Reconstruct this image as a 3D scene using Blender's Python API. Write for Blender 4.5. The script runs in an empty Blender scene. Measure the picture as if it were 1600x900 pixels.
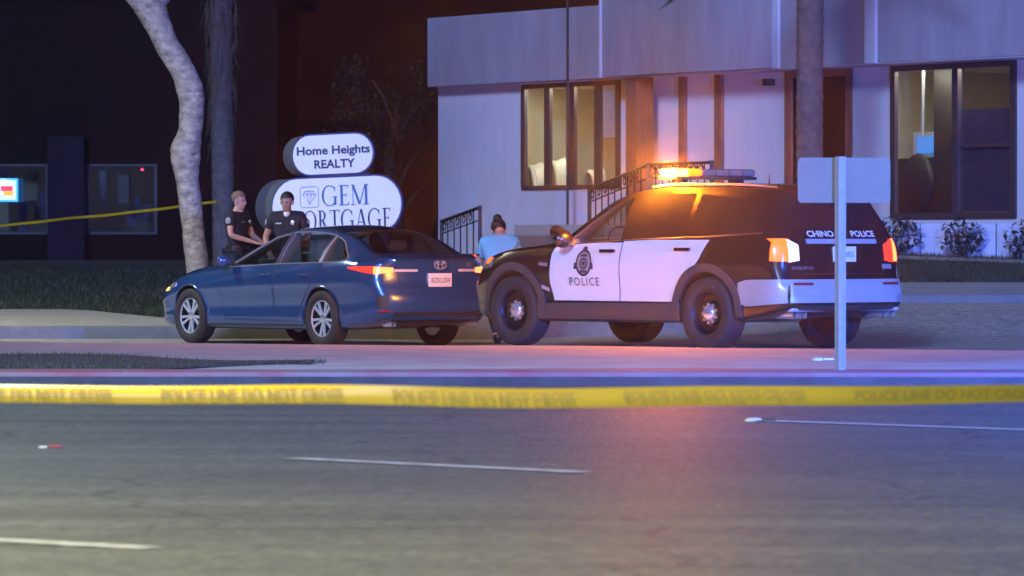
import bpy, bmesh, math, random
from mathutils import Vector, Matrix
from mathutils.bvhtree import BVHTree
R = math.radians
random.seed(7)
scene = bpy.context.scene
C = scene.collection

# ------------------------------------------------------------------ camera
CAM_H, F = 1.2, 8000.0                      # focal length in pixels of a 1600 px wide frame
cam_d = bpy.data.cameras.new('camera')
cam_d.sensor_width = 36.0
cam_d.lens = F / 1600 * 36.0
cam_d.clip_end = 2000
cam_d.dof.use_dof = True
cam_d.dof.focus_distance = 57
cam_d.dof.aperture_fstop = 6.5
cam = bpy.data.objects.new('camera', cam_d)
C.objects.link(cam)
cam.location = (0, 0, CAM_H)
cam.rotation_euler = (R(90) - math.atan(82 / F), 0, 0)
scene.camera = cam

# ------------------------------------------------------------------ night sky, weak key, exposure
SUN_EL, SUN_AZ = 20.0, 194.0
world = bpy.data.worlds.new('World')
scene.world = world
world.use_nodes = True
wn = world.node_tree
bg = wn.nodes['Background']
sky = wn.nodes.new('ShaderNodeTexSky')
sky.sky_type = 'NISHITA'
sky.sun_disc = False
sky.sun_elevation = R(3)
sky.sun_rotation = R(SUN_AZ)
sky.air_density = 1.0
wn.links.new(sky.outputs[0], bg.inputs[0])
bg.inputs[1].default_value = 0.00015
sd = bpy.data.lights.new('sun', 'SUN')
sd.energy = 0.98
sd.angle = R(9)
sd.color = (0.34, 0.49, 1.0)
sun = bpy.data.objects.new('sun', sd)
C.objects.link(sun)
az = R(SUN_AZ)                               # compass bearing of the light, 0 = +Y, clockwise
to_sun = Vector((math.sin(az) * math.cos(R(SUN_EL)), math.cos(az) * math.cos(R(SUN_EL)), math.sin(R(SUN_EL))))
sun.rotation_euler = (-to_sun).to_track_quat('-Z', 'Y').to_euler()
scene.view_settings.view_transform = 'Standard'
scene.view_settings.look = 'None'
scene.view_settings.gamma = 1.0
scene.view_settings.exposure = 1.8
scene.cycles.max_bounces = 6
scene.cycles.volume_bounces = 0
scene.cycles.sample_clamp_indirect = 4.0


# ------------------------------------------------------------------ materials
def nodes_of(m):
    m.use_nodes = True
    nt = m.node_tree
    return nt, nt.nodes['Principled BSDF']


def mat(name, col, rough=0.6, metal=0.0, var=0.0, scale=4.0, bump=0.0, bscale=60.0, coat=0.0, spec=0.5, col2=None, stretch=None, detail=6.0):
    m = bpy.data.materials.new(name)
    nt, b = nodes_of(m)
    b.inputs['Base Color'].default_value = (*col, 1)
    b.inputs['Roughness'].default_value = rough
    b.inputs['Metallic'].default_value = metal
    b.inputs['Specular IOR Level'].default_value = spec
    if coat:
        b.inputs['Coat Weight'].default_value = coat
        b.inputs['Coat Roughness'].default_value = 0.06
    tc = nt.nodes.new('ShaderNodeTexCoord')
    vec = tc.outputs['Object']
    if stretch:
        mp = nt.nodes.new('ShaderNodeMapping')
        mp.inputs['Scale'].default_value = stretch
        nt.links.new(vec, mp.inputs[0])
        vec = mp.outputs[0]
    if var or col2:
        n = nt.nodes.new('ShaderNodeTexNoise')
        n.inputs['Scale'].default_value = scale
        n.inputs['Detail'].default_value = detail
        n.inputs['Roughness'].default_value = 0.65
        nt.links.new(vec, n.inputs['Vector'])
        r = nt.nodes.new('ShaderNodeValToRGB')
        r.color_ramp.elements[0].position = 0.33
        r.color_ramp.elements[1].position = 0.68
        a = col2 if col2 else tuple(c * (1 - var) for c in col)
        z = col if col2 else tuple(min(1, c * (1 + var)) for c in col)
        r.color_ramp.elements[0].color = (*a, 1)
        r.color_ramp.elements[1].color = (*z, 1)
        nt.links.new(n.outputs['Fac'], r.inputs[0])
        nt.links.new(r.outputs[0], b.inputs['Base Color'])
    if bump:
        n2 = nt.nodes.new('ShaderNodeTexNoise')
        n2.inputs['Scale'].default_value = bscale
        n2.inputs['Detail'].default_value = 5.0
        nt.links.new(vec, n2.inputs['Vector'])
        bp = nt.nodes.new('ShaderNodeBump')
        bp.inputs['Strength'].default_value = bump
        bp.inputs['Distance'].default_value = 0.02
        nt.links.new(n2.outputs['Fac'], bp.inputs['Height'])
        nt.links.new(bp.outputs[0], b.inputs['Normal'])
    return m


def emit(name, col, strength, base=(0.05, 0.05, 0.05)):
    m = bpy.data.materials.new(name)
    nt, b = nodes_of(m)
    b.inputs['Base Color'].default_value = (*base, 1)
    b.inputs['Roughness'].default_value = 0.25
    b.inputs['Emission Color'].default_value = (*col, 1)
    b.inputs['Emission Strength'].default_value = strength
    return m


def glass(name, tint, refl=0.6):
    m = bpy.data.materials.new(name)
    m.use_nodes = True
    nt = m.node_tree
    nt.nodes.clear()
    o = nt.nodes.new('ShaderNodeOutputMaterial')
    t = nt.nodes.new('ShaderNodeBsdfTransparent')
    t.inputs[0].default_value = (*tint, 1)
    g = nt.nodes.new('ShaderNodeBsdfGlossy')
    g.inputs['Roughness'].default_value = 0.03
    lw = nt.nodes.new('ShaderNodeLayerWeight')          # facing-based so that both sides of a pane behave alike
    lw.inputs['Blend'].default_value = 0.5
    pw_ = nt.nodes.new('ShaderNodeMath')
    pw_.operation = 'POWER'
    pw_.inputs[1].default_value = 3.5
    nt.links.new(lw.outputs['Facing'], pw_.inputs[0])
    fr = nt.nodes.new('ShaderNodeMath')
    fr.operation = 'MULTIPLY_ADD'
    fr.inputs[1].default_value = refl
    fr.inputs[2].default_value = 0.05
    nt.links.new(pw_.outputs[0], fr.inputs[0])
    mx = nt.nodes.new('ShaderNodeMixShader')
    nt.links.new(fr.outputs[0], mx.inputs[0])
    nt.links.new(t.outputs[0], mx.inputs[1])
    nt.links.new(g.outputs[0], mx.inputs[2])
    nt.links.new(mx.outputs[0], o.inputs[0])
    return m


def asphalt_mat(name, col, dark):
    """aggregate speckle, broad wear bands along the lanes, fine cracks"""
    m = bpy.data.materials.new(name)
    nt, b = nodes_of(m)
    L = nt.links.new
    tc = nt.nodes.new('ShaderNodeTexCoord')
    big = nt.nodes.new('ShaderNodeTexNoise')
    big.inputs['Scale'].default_value = 0.9
    big.inputs['Detail'].default_value = 7
    mp = nt.nodes.new('ShaderNodeMapping')
    mp.inputs['Rotation'].default_value = (0, 0, R(44))
    mp.inputs['Scale'].default_value = (0.35, 1.6, 1)
    L(tc.outputs['Object'], mp.inputs[0])
    L(mp.outputs[0], big.inputs['Vector'])
    ag = nt.nodes.new('ShaderNodeTexVoronoi')
    ag.inputs['Scale'].default_value = 30
    L(tc.outputs['Object'], ag.inputs['Vector'])
    fine = nt.nodes.new('ShaderNodeTexNoise')
    fine.inputs['Scale'].default_value = 9
    fine.inputs['Detail'].default_value = 8
    fine.inputs['Roughness'].default_value = 0.8
    L(tc.outputs['Object'], fine.inputs['Vector'])
    r1 = nt.nodes.new('ShaderNodeValToRGB')
    r1.color_ramp.elements[0].position = 0.3
    r1.color_ramp.elements[1].position = 0.72
    r1.color_ramp.elements[0].color = (*dark, 1)
    r1.color_ramp.elements[1].color = (*col, 1)
    L(big.outputs['Fac'], r1.inputs[0])
    r2 = nt.nodes.new('ShaderNodeValToRGB')
    r2.color_ramp.elements[0].color = (0.42, 0.42, 0.42, 1)
    r2.color_ramp.elements[1].color = (1.6, 1.57, 1.5, 1)
    r2.color_ramp.elements[0].position = 0.32
    r2.color_ramp.elements[1].position = 0.7
    L(fine.outputs['Fac'], r2.inputs[0])
    mu = nt.nodes.new('ShaderNodeMix')
    mu.data_type = 'RGBA'
    mu.blend_type = 'MULTIPLY'
    mu.inputs['Factor'].default_value = 1
    L(r1.outputs[0], mu.inputs['A'])
    L(r2.outputs[0], mu.inputs['B'])
    r3 = nt.nodes.new('ShaderNodeValToRGB')
    r3.color_ramp.elements[0].color = (0.62, 0.62, 0.62, 1)
    r3.color_ramp.elements[1].color = (1.4, 1.4, 1.36, 1)
    L(ag.outputs['Color'], r3.inputs[0])
    m2 = nt.nodes.new('ShaderNodeMix')
    m2.data_type = 'RGBA'
    m2.blend_type = 'MULTIPLY'
    m2.inputs['Factor'].default_value = 1
    L(mu.outputs['Result'], m2.inputs['A'])
    L(r3.outputs[0], m2.inputs['B'])
    # cracks
    cn = nt.nodes.new('ShaderNodeTexNoise')
    cn.inputs['Scale'].default_value = 1.1
    cn.inputs['Detail'].default_value = 6
    L(tc.outputs['Object'], cn.inputs['Vector'])
    cadd = nt.nodes.new('ShaderNodeMix')
    cadd.data_type = 'VECTOR'
    cadd.inputs['Factor'].default_value = 0.35
    L(tc.outputs['Object'], cadd.inputs['A'])
    L(cn.outputs['Color'], cadd.inputs['B'])
    cv = nt.nodes.new('ShaderNodeTexVoronoi')
    cv.feature = 'DISTANCE_TO_EDGE'
    cv.inputs['Scale'].default_value = 0.55
    L(cadd.outputs['Result'], cv.inputs['Vector'])
    cr = nt.nodes.new('ShaderNodeValToRGB')
    cr.color_ramp.elements[0].position = 0.0
    cr.color_ramp.elements[1].position = 0.011
    cr.color_ramp.elements[0].color = (0.55, 0.55, 0.55, 1)
    cr.color_ramp.elements[1].color = (1, 1, 1, 1)
    L(cv.outputs['Distance'], cr.inputs[0])
    m3 = nt.nodes.new('ShaderNodeMix')
    m3.data_type = 'RGBA'
    m3.blend_type = 'MULTIPLY'
    m3.inputs['Factor'].default_value = 1
    L(m2.outputs['Result'], m3.inputs['A'])
    L(cr.outputs[0], m3.inputs['B'])
    L(m3.outputs['Result'], b.inputs['Base Color'])
    b.inputs['Roughness'].default_value = 0.6
    b.inputs['Specular IOR Level'].default_value = 0.45
    bp = nt.nodes.new('ShaderNodeBump')
    bp.inputs['Strength'].default_value = 0.5
    bp.inputs['Distance'].default_value = 0.012
    L(ag.outputs['Distance'], bp.inputs['Height'])
    L(bp.outputs[0], b.inputs['Normal'])
    return m


# ------------------------------------------------------------------ object helpers
def link(name, me, m=None, parent=None, smooth=None):
    if isinstance(me, bmesh.types.BMesh):
        bm = me
        me = bpy.data.meshes.new(name)
        bmesh.ops.recalc_face_normals(bm, faces=bm.faces[:])
        bm.to_mesh(me)
        bm.free()
    if m is not None:
        if len(me.materials):
            me.materials.clear()
        for k in (m if isinstance(m, (list, tuple)) else [m]):
            me.materials.append(k)
    if smooth is not None:
        for p in me.polygons:
            p.use_smooth = True
        me.set_sharp_from_angle(angle=R(smooth))
    o = bpy.data.objects.new(name, me)
    C.objects.link(o)
    if parent:
        o.parent = parent
    return o


def tag(o, label=None, cat=None, group=None, kind=None):
    if label:
        o['label'] = label
    if cat:
        o['category'] = cat
    if group:
        o['group'] = group
    if kind:
        o['kind'] = kind
    return o


def empty(name, loc=(0, 0, 0), rz=0.0):
    o = bpy.data.objects.new(name, None)
    o.empty_display_size = 0.3
    C.objects.link(o)
    o.location = loc
    o.rotation_euler = (0, 0, rz)
    return o


def BM():
    return bmesh.new()


def box(bm, x0, x1, y0, y1, z0, z1, bev=0.0):
    r = bmesh.ops.create_cube(bm, size=1.0)
    vs = r['verts']
    for v in vs:
        v.co = Vector((x0 + (v.co.x + .5) * (x1 - x0), y0 + (v.co.y + .5) * (y1 - y0), z0 + (v.co.z + .5) * (z1 - z0)))
    if bev:
        es = list({e for v in vs for e in v.link_edges})
        bmesh.ops.bevel(bm, geom=es, offset=bev, segments=2, affect='EDGES', profile=0.6)
    return bm


def tube(bm, pts, rad, n=8, cap=True, flat=None):
    """tube along a polyline; rad a number or a list"""
    pts = [Vector(p) for p in pts]
    rings = []
    up = Vector((0, 0, 1))
    for i, p in enumerate(pts):
        d = (pts[min(i + 1, len(pts) - 1)] - pts[max(i - 1, 0)]).normalized()
        a = d.cross(up)
        if a.length < 0.05:
            a = d.cross(Vector((0, 1, 0)))
        a.normalize()
        b = a.cross(d).normalized()
        r = rad[i] if isinstance(rad, (list, tuple)) else rad
        rings.append([bm.verts.new(p + (a * math.cos(t) + b * math.sin(t)) * r) for t in [2 * math.pi * k / n for k in range(n)]])
    for i in range(len(rings) - 1):
        for k in range(n):
            bm.faces.new((rings[i][k], rings[i][(k + 1) % n], rings[i + 1][(k + 1) % n], rings[i + 1][k]))
    if cap:
        bm.faces.new(rings[0][::-1])
        bm.faces.new(rings[-1])
    return bm


def lathe(bm, prof, axis='y', n=32, centre=(0, 0, 0), close=True):
    """prof: (radius, along-axis) pairs"""
    c = Vector(centre)
    rings = []
    for r, h in prof:
        ring = []
        for k in range(n):
            t = 2 * math.pi * k / n
            if axis == 'y':
                p = Vector((r * math.cos(t), h, r * math.sin(t)))
            elif axis == 'x':
                p = Vector((h, r * math.cos(t), r * math.sin(t)))
            else:
                p = Vector((r * math.cos(t), r * math.sin(t), h))
            ring.append(bm.verts.new(c + p))
        rings.append(ring)
    for i in range(len(rings) - 1):
        for k in range(n):
            bm.faces.new((rings[i][k], rings[i][(k + 1) % n], rings[i + 1][(k + 1) % n], rings[i + 1][k]))
    if close:
        bm.faces.new(rings[0][::-1])
        bm.faces.new(rings[-1])
    return bm


def prism(bm, poly, y0, y1, shift=(0, 0)):
    """poly in x,z extruded along y"""
    a = [bm.verts.new((x, y0, z)) for x, z in poly]
    b = [bm.verts.new((x + shift[0], y1, z + shift[1])) for x, z in poly]
    n = len(poly)
    fs = [bm.faces.new(a), bm.faces.new(b[::-1])]
    for i in range(n):
        fs.append(bm.faces.new((a[(i + 1) % n], a[i], b[i], b[(i + 1) % n])))
    return fs


def grid_mesh(bm, P):
    """P[i][j] -> quads"""
    V = [[bm.verts.new(p) for p in row] for row in P]
    for i in range(len(V) - 1):
        for j in range(len(V[0]) - 1):
            bm.faces.new((V[i][j], V[i + 1][j], V[i + 1][j + 1], V[i][j + 1]))
    return V


def ss(x, a, b):
    t = min(1.0, max(0.0, (x - a) / (b - a)))
    return t * t * (3 - 2 * t)


def lerp(a, b, t):
    return a + (b - a) * t


def interp(pts, x):
    """monotone cubic through sorted (x, y)"""
    n = len(pts)
    if x <= pts[0][0]:
        return pts[0][1]
    if x >= pts[-1][0]:
        return pts[-1][1]
    i = 0
    while pts[i + 1][0] < x:
        i += 1
    def slope(k):
        return (pts[k + 1][1] - pts[k][1]) / (pts[k + 1][0] - pts[k][0])
    def tang(k):
        if k == 0:
            return slope(0)
        if k == n - 1:
            return slope(n - 2)
        a, b = slope(k - 1), slope(k)
        return 0.0 if a * b <= 0 else 2 * a * b / (a + b)
    h = pts[i + 1][0] - pts[i][0]
    t = (x - pts[i][0]) / h
    m0, m1 = tang(i) * h, tang(i + 1) * h
    y0, y1 = pts[i][1], pts[i + 1][1]
    return (2 * t**3 - 3 * t**2 + 1) * y0 + (t**3 - 2 * t**2 + t) * m0 + (-2 * t**3 + 3 * t**2) * y1 + (t**3 - t**2) * m1


def lin(pts, x):
    if x <= pts[0][0]:
        return pts[0][1]
    for (a, b), (c, d) in zip(pts, pts[1:]):
        if x <= c:
            return b + (d - b) * (x - a) / (c - a)
    return pts[-1][1]


def text_verts(s, size, align='CENTER', sx=1.0, space=1.0, bold=0.0):
    """text as (verts, faces) in its own x,y plane"""
    cu = bpy.data.curves.new('lettering', 'FONT')
    cu.body = s
    cu.size = size
    cu.align_x = align
    cu.align_y = 'CENTER'
    cu.space_character = space
    cu.offset = bold
    cu.resolution_u = 3
    o = bpy.data.objects.new('lettering', cu)
    C.objects.link(o)
    dg = bpy.context.evaluated_depsgraph_get()
    me = bpy.data.meshes.new_from_object(o.evaluated_get(dg))
    vs = [(v.co.x * sx, v.co.y) for v in me.vertices]
    fs = [tuple(p.vertices) for p in me.polygons]
    bpy.data.objects.remove(o)
    bpy.data.curves.remove(cu)
    bpy.data.meshes.remove(me)
    return vs, fs


def mapped_mesh(name, vf, fn, m, parent=None):
    vs, fs = vf
    me = bpy.data.meshes.new(name)
    me.from_pydata([fn(x, y) for x, y in vs], [], fs)
    return link(name, me, m, parent)


# ------------------------------------------------------------------ palette
M = {}
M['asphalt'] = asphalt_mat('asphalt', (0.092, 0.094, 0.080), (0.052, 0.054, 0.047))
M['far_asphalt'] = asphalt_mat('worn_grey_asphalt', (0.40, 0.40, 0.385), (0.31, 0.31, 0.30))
M['concrete'] = mat('concrete', (0.33, 0.32, 0.29), 0.85, var=0.16, scale=2.5, bump=0.25, bscale=40)
M['kerb_concrete'] = mat('kerb_concrete', (0.15, 0.15, 0.145), 0.85, var=0.2, scale=3, bump=0.3, bscale=30)
M['red_paint'] = mat('worn_red_paint', (0.27, 0.07, 0.10), 0.75, col2=(0.23, 0.18, 0.185), scale=1.3, bump=0.2)
M['line_white'] = mat('road_line_white', (0.46, 0.45, 0.42), 0.7, col2=(0.22, 0.22, 0.21), scale=9, bump=0.3)
M['soil'] = mat('lawn_soil', (0.022, 0.028, 0.013), 0.95, var=0.4, scale=3, bump=0.6, bscale=25)
M['grass'] = mat('grass_blades', (0.028, 0.042, 0.014), 0.7, var=0.45, scale=1.2)
M['dry_grass'] = mat('dry_grass_blades', (0.075, 0.08, 0.03), 0.8, var=0.4, scale=2)
M['stucco'] = mat('white_stucco', (0.64, 0.65, 0.68), 0.9, col2=(0.58, 0.59, 0.62), scale=1.6, bump=0.4, bscale=45, stretch=(2.2, 2.2, .5), detail=9)
M['fascia'] = mat('grey_fascia', (0.28, 0.29, 0.34), 0.8, var=0.13, scale=1.1, stretch=(2.5, 2.5, .5), bump=0.2, bscale=30)
M['fascia_light'] = mat('pale_fascia_strip', (0.5, 0.52, 0.58), 0.8, var=0.05)
M['redwood'] = mat('red_brown_timber', (0.24, 0.085, 0.055), 0.6, var=0.25, scale=6, stretch=(8, 8, 0.6))
M['bronze'] = mat('bronze_frame', (0.075, 0.06, 0.06), 0.4, metal=0.4)
M['iron'] = mat('black_iron', (0.02, 0.02, 0.025), 0.45, metal=0.6)
M['glass'] = glass('window_glass', (0.82, 0.85, 0.84))
M['glass_dark'] = glass('tinted_window_glass', (0.30, 0.32, 0.34))
M['black'] = mat('matt_black', (0.012, 0.012, 0.013), 0.7)
M['steel'] = mat('galvanised_steel', (0.27, 0.275, 0.29), 0.45, metal=0.4, var=0.1, scale=12)
M['sign_back'] = mat('sign_back_aluminium', (0.165, 0.145, 0.095), 0.6, metal=0.0, var=0.06, scale=5)

# ------------------------------------------------------------------ ground
def kerb_y(X):
    return lerp(65.4, 62.6, ss(X, -3, 4))


def z_road(X, Y):
    return (-0.12 * ss(Y, 55.5, 60.5) * (1 - ss(X, -1, 2.5)) + 0.38 * ss(Y, 56.5, 63) * ss(X, 1.8, 5))


def z_land(X, Y):
    left = lin([(65, .03), (73, .15), (92, .72), (97, .75)], Y)
    right = lin([(62.6, .46), (64.5, .60), (68, .95), (70, 1.25), (74, 1.32)], Y)
    return lerp(left, right, ss(X, -3.5, 3.5))


def walk_w(X):
    return lerp(lin([(-6.2, 7.6), (-4.6, 3.4), (-3.5, 2.6)], X), 2.0, ss(X, -3.5, 3.5))


def frange(a, b, step):
    n = max(1, round((b - a) / step))
    return [a + (b - a) * i / n for i in range(n + 1)]


xs = frange(-90, -12, 6)[:-1] + frange(-12, 12, .4) + frange(12, 90, 6)[1:]
def sheet(name, f0, f1, n, zf, m, dz=0.0):
    bm = BM()
    grid_mesh(bm, [[(X, lerp(f0(X), f1(X), j / n), zf(X, lerp(f0(X), f1(X), j / n)) + dz) for j in range(n + 1)] for X in xs])
    return tag(link(name, bm, m, smooth=60), kind='structure')


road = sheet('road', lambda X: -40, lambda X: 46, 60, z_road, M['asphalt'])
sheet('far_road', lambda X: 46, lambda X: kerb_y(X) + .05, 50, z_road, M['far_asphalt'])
side = sheet('sidewalk', lambda X: kerb_y(X) + .16, lambda X: kerb_y(X) + walk_w(X), 12, z_land, M['concrete'])
lawn = sheet('lawn', lambda X: kerb_y(X) + walk_w(X) - .1, lambda X: 300, 170, z_land, M['soil'], -.012)
bm = BM()
prof = []
for X in xs:
    y = kerb_y(X)
    zt, zr = z_land(X, y + .2) + .004, z_road(X, y)
    prof.append([(X, y - .03, zr - .1), (X, y - .012, zt - .03), (X, y + .015, zt), (X, y + .17, zt), (X, y + .17, zr - .1)])
grid_mesh(bm, prof)
tag(link('kerb', bm, M['kerb_concrete'], smooth=40), kind='structure')

# median island with its kerb, the concrete top and a turf pocket
def med_near(X):
    return 40.9 - .02 * X


def med_far(X):
    return lin([(-90, 70), (-5.3, 53.0), (4.9, 49.0), (90, 30)], X) if X < 4.9 else 49.0 - .37 * (X - 4.9)


MZ = 0.1
xm = frange(-30, -10, 2)[:-1] + frange(-10, 10, .4) + frange(10, 16, 2)[1:]
bm = BM()
P = []
for X in xm:
    a, b = med_near(X), med_far(X)
    P.append([(X, a - .02, -.05), (X, a, MZ - .025), (X, a + .03, MZ)] + [(X, lerp(a + .18, b - .18, k / 8), MZ + .012 * math.sin(k * 1.7 + X)) for k in range(9)] + [(X, b - .03, MZ), (X, b, MZ - .025), (X, b + .02, -.05)])
grid_mesh(bm, P)
M['gutter'] = mat('gutter_concrete', (0.055, 0.055, 0.055), 0.95, var=.35, scale=2, bump=.3)
M['median_concrete'] = mat('median_concrete', (0.38, 0.375, 0.365), 0.85, var=.18, scale=1.5, bump=.3, bscale=30)
for f in bm.faces:
    if max(v.co.y - med_near(v.co.x) for v in f.verts) < .2:
        f.material_index = 1
median = tag(link('median', bm, [M['median_concrete'], M['gutter']], smooth=35), kind='structure')
bm = BM()
P = []
for X in frange(-8.0, 5.0, .3):
    a = med_near(X)
    P.append([(X, a - .004, MZ - .03), (X, a + .026, MZ + .004), (X, a + .17, MZ + .016), (X, a + .30 + .16 * math.sin(X * 1.3) + .25 * ss(X, -3.2, -.5), MZ + .022)])
grid_mesh(bm, P)
link('kerb_paint', bm, M['red_paint'], median)
# gutter pan in front of the island
bm = BM()
grid_mesh(bm, [[(X, med_near(X) - .75, .004), (X, med_near(X) - .022, .006)] for X in xm])
link('gutter_pan', bm, M['gutter'], median)

def blades(name, m, n, fpos, hmin, hmax, wd, parent=None):
    vs, fs = [], []
    for i in range(n):
        x, y, z = fpos()
        h = random.uniform(hmin, hmax)
        a = random.uniform(0, 6.28)
        lx, ly = random.gauss(0, .35) * h, random.gauss(0, .35) * h
        dx, dy = math.cos(a) * wd, math.sin(a) * wd
        k = len(vs)
        vs += [(x - dx, y - dy, z - .01), (x + dx, y + dy, z - .01), (x + lx, y + ly, z + h)]
        fs.append((k, k + 1, k + 2))
    me = bpy.data.meshes.new(name)
    me.from_pydata(vs, [], fs)
    return link(name, me, m, parent)


# worn turf pocket on the island: an uneven edge that thins to the right
def turf_pos():
    while True:
        X, Y = random.uniform(-5.8, -1.6), random.uniform(42.0, 47.6)
        e = 47.2 - 3.3 * ss(X, -4.6, -1.8) + .35 * math.sin(X * 3.1)
        n = 42.2 + .25 * math.sin(X * 2.3) + .9 * ss(X, -3.2, -1.8)
        if n < Y < e:
            return X, Y, MZ + .01
bm = BM()
P = []
for X in frange(-9, -1.7, .2):
    e = 47.2 - 3.3 * ss(X, -4.6, -1.8) + .35 * math.sin(X * 3.1)
    n = 42.2 + .25 * math.sin(X * 2.3) + .9 * ss(X, -3.2, -1.8)
    P.append([(X, lerp(n, max(e, n + .02), k / 6), MZ + .022 + (.012 if 0 < k < 6 else -.02)) for k in range(7)])
grid_mesh(bm, P)
link('turf_soil', bm, M['soil'], median)
tag(blades('turf_grass', M['dry_grass'], 9000, turf_pos, .015, .05, .005),
    'short patchy turf growing on the concrete median island', 'grass', kind='stuff')
def lawn_pos():
    while True:
        X = random.uniform(-10.5, 9.5)
        Y = random.uniform(64.6, 88) if X < 0 else random.uniform(64.4, 68.6)
        if Y > kerb_y(X) + walk_w(X) and abs(X) < .105 * Y + .5:
            return X, Y, z_land(X, Y)
tag(blades('lawn_grass', M['grass'], 42000, lawn_pos, .03, .08, .008),
    'dark mown lawn rising behind the pavement', 'grass', kind='stuff')

# lane dashes
def dash(p0, p1, w):
    a, b = Vector(p0), Vector(p1)
    d = (b - a).normalized()
    n = Vector((-d.y, d.x)) * w / 2
    bm = BM()
    N = 10
    P = []
    for i in range(N + 1):
        p = a.lerp(b, i / N)
        e = .006 * math.sin(i * 2.7)
        P.append([(p.x + n.x * (1 + e), p.y + n.y, .005), (p.x - n.x, p.y - n.y, .005)])
    grid_mesh(bm, P)
    link('lane_dash', bm, M['line_white'], road)


def gp(px, py, z=0.0):
    """ground point under a photograph pixel, level ground"""
    Y = F * (CAM_H - z) / (py - 368)
    return ((px - 800) / F * Y, Y)


for a, b in (((455, 717), (912, 739)), ((-260, 832), (237, 858)), ((1190, 658), (1700, 676))):
    dash(gp(*a), gp(*b), .15)

# ------------------------------------------------------------------ vehicles: lofted shells
def loft(sp):
    xr, xf = sp['xr'], sp['xf']
    n = 84
    sts = []
    for i in range(n + 1):
        t = i / n
        t = lerp(t, .5 - .5 * math.cos(math.pi * t), .55)
        sts.append(lerp(xr, xf, t))
    def ringpts(x):
        zb, zt, p = interp(sp['bottom'], x), interp(sp['top'], x), interp(sp['plan'], x)
        bl = min(interp(sp['belt'], x), zt - .035)
        we, de = min(interp(sp['we'], x), p * .93), interp(sp['de'], x)
        pts = [(0, zb), (p * .5, zb), (p * .86, zb)]
        for f in (0, .06, .16, .3, .45, .6, .72, .84, .93, 1.0):
            pts.append((p * interp(sp['side'], f), lerp(zb + .02, bl, f)))
        bw = pts[-1][0]
        ez = max(zt - de, bl + .012)
        for k in range(1, 8):
            t = k / 7
            bulge = .022 * math.sin(math.pi * t) * min(1, (ez - bl) / .3)
            pts.append((lerp(bw, we, t) + bulge, lerp(bl, ez, t) + .25 * bulge))
        for k in range(1, 8):
            t = 1 - k / 7
            pts.append((we * t, zt - (zt - ez) * t ** 2.4))
        return pts
    bm = BM()
    rings = []
    N = None
    for i, x in enumerate(sts):
        h = ringpts(x)
        N = len(h)
        def X(z):
            a = max(0, 1 - (x - xr) / sp['Lr']) * interp(sp['rear'], z)
            b = max(0, 1 - (xf - x) / sp['Lf']) * interp(sp['front'], z)
            return x + a - b
        left = [bm.verts.new((X(z), y, z)) for y, z in h]
        right = [None] * N
        for k, (y, z) in enumerate(h):
            right[k] = left[k] if k in (0, N - 1) else bm.verts.new((X(z), -y, z))
        rings.append((left, right))
    for (l0, r0), (l1, r1) in zip(rings, rings[1:]):
        for k in range(N - 1):
            bm.faces.new((l0[k], l1[k], l1[k + 1], l0[k + 1]))
            bm.faces.new((r0[k], r0[k + 1], r1[k + 1], r1[k]))
    for (l, r), sgn, bul in ((rings[0], -1, sp['bulge_r']), (rings[-1], 1, sp['bulge_f'])):
        nc = 10
        rows = []
        for k in range(N):
            if k in (0, N - 1):
                rows.append([l[k]] * (nc + 1))
                continue
            row = [l[k]]
            for c in range(1, nc):
                t = c / nc
                q = l[k].co.lerp(r[k].co, t)
                u = 2 * t - 1
                q.x += sgn * bul * (1 - u * u) * min(1, l[k].co.y / .5)
                row.append(bm.verts.new(q))
            row.append(r[k])
            rows.append(row)
        for k in range(N - 1):
            for c in range(nc):
                vs = []
                for v in (rows[k][c], rows[k][c + 1], rows[k + 1][c + 1], rows[k + 1][c]):
                    if v not in vs:
                        vs.append(v)
                if len(vs) > 2:
                    bm.faces.new(vs)
    bmesh.ops.recalc_face_normals(bm, faces=bm.faces[:])
    return bm


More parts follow.
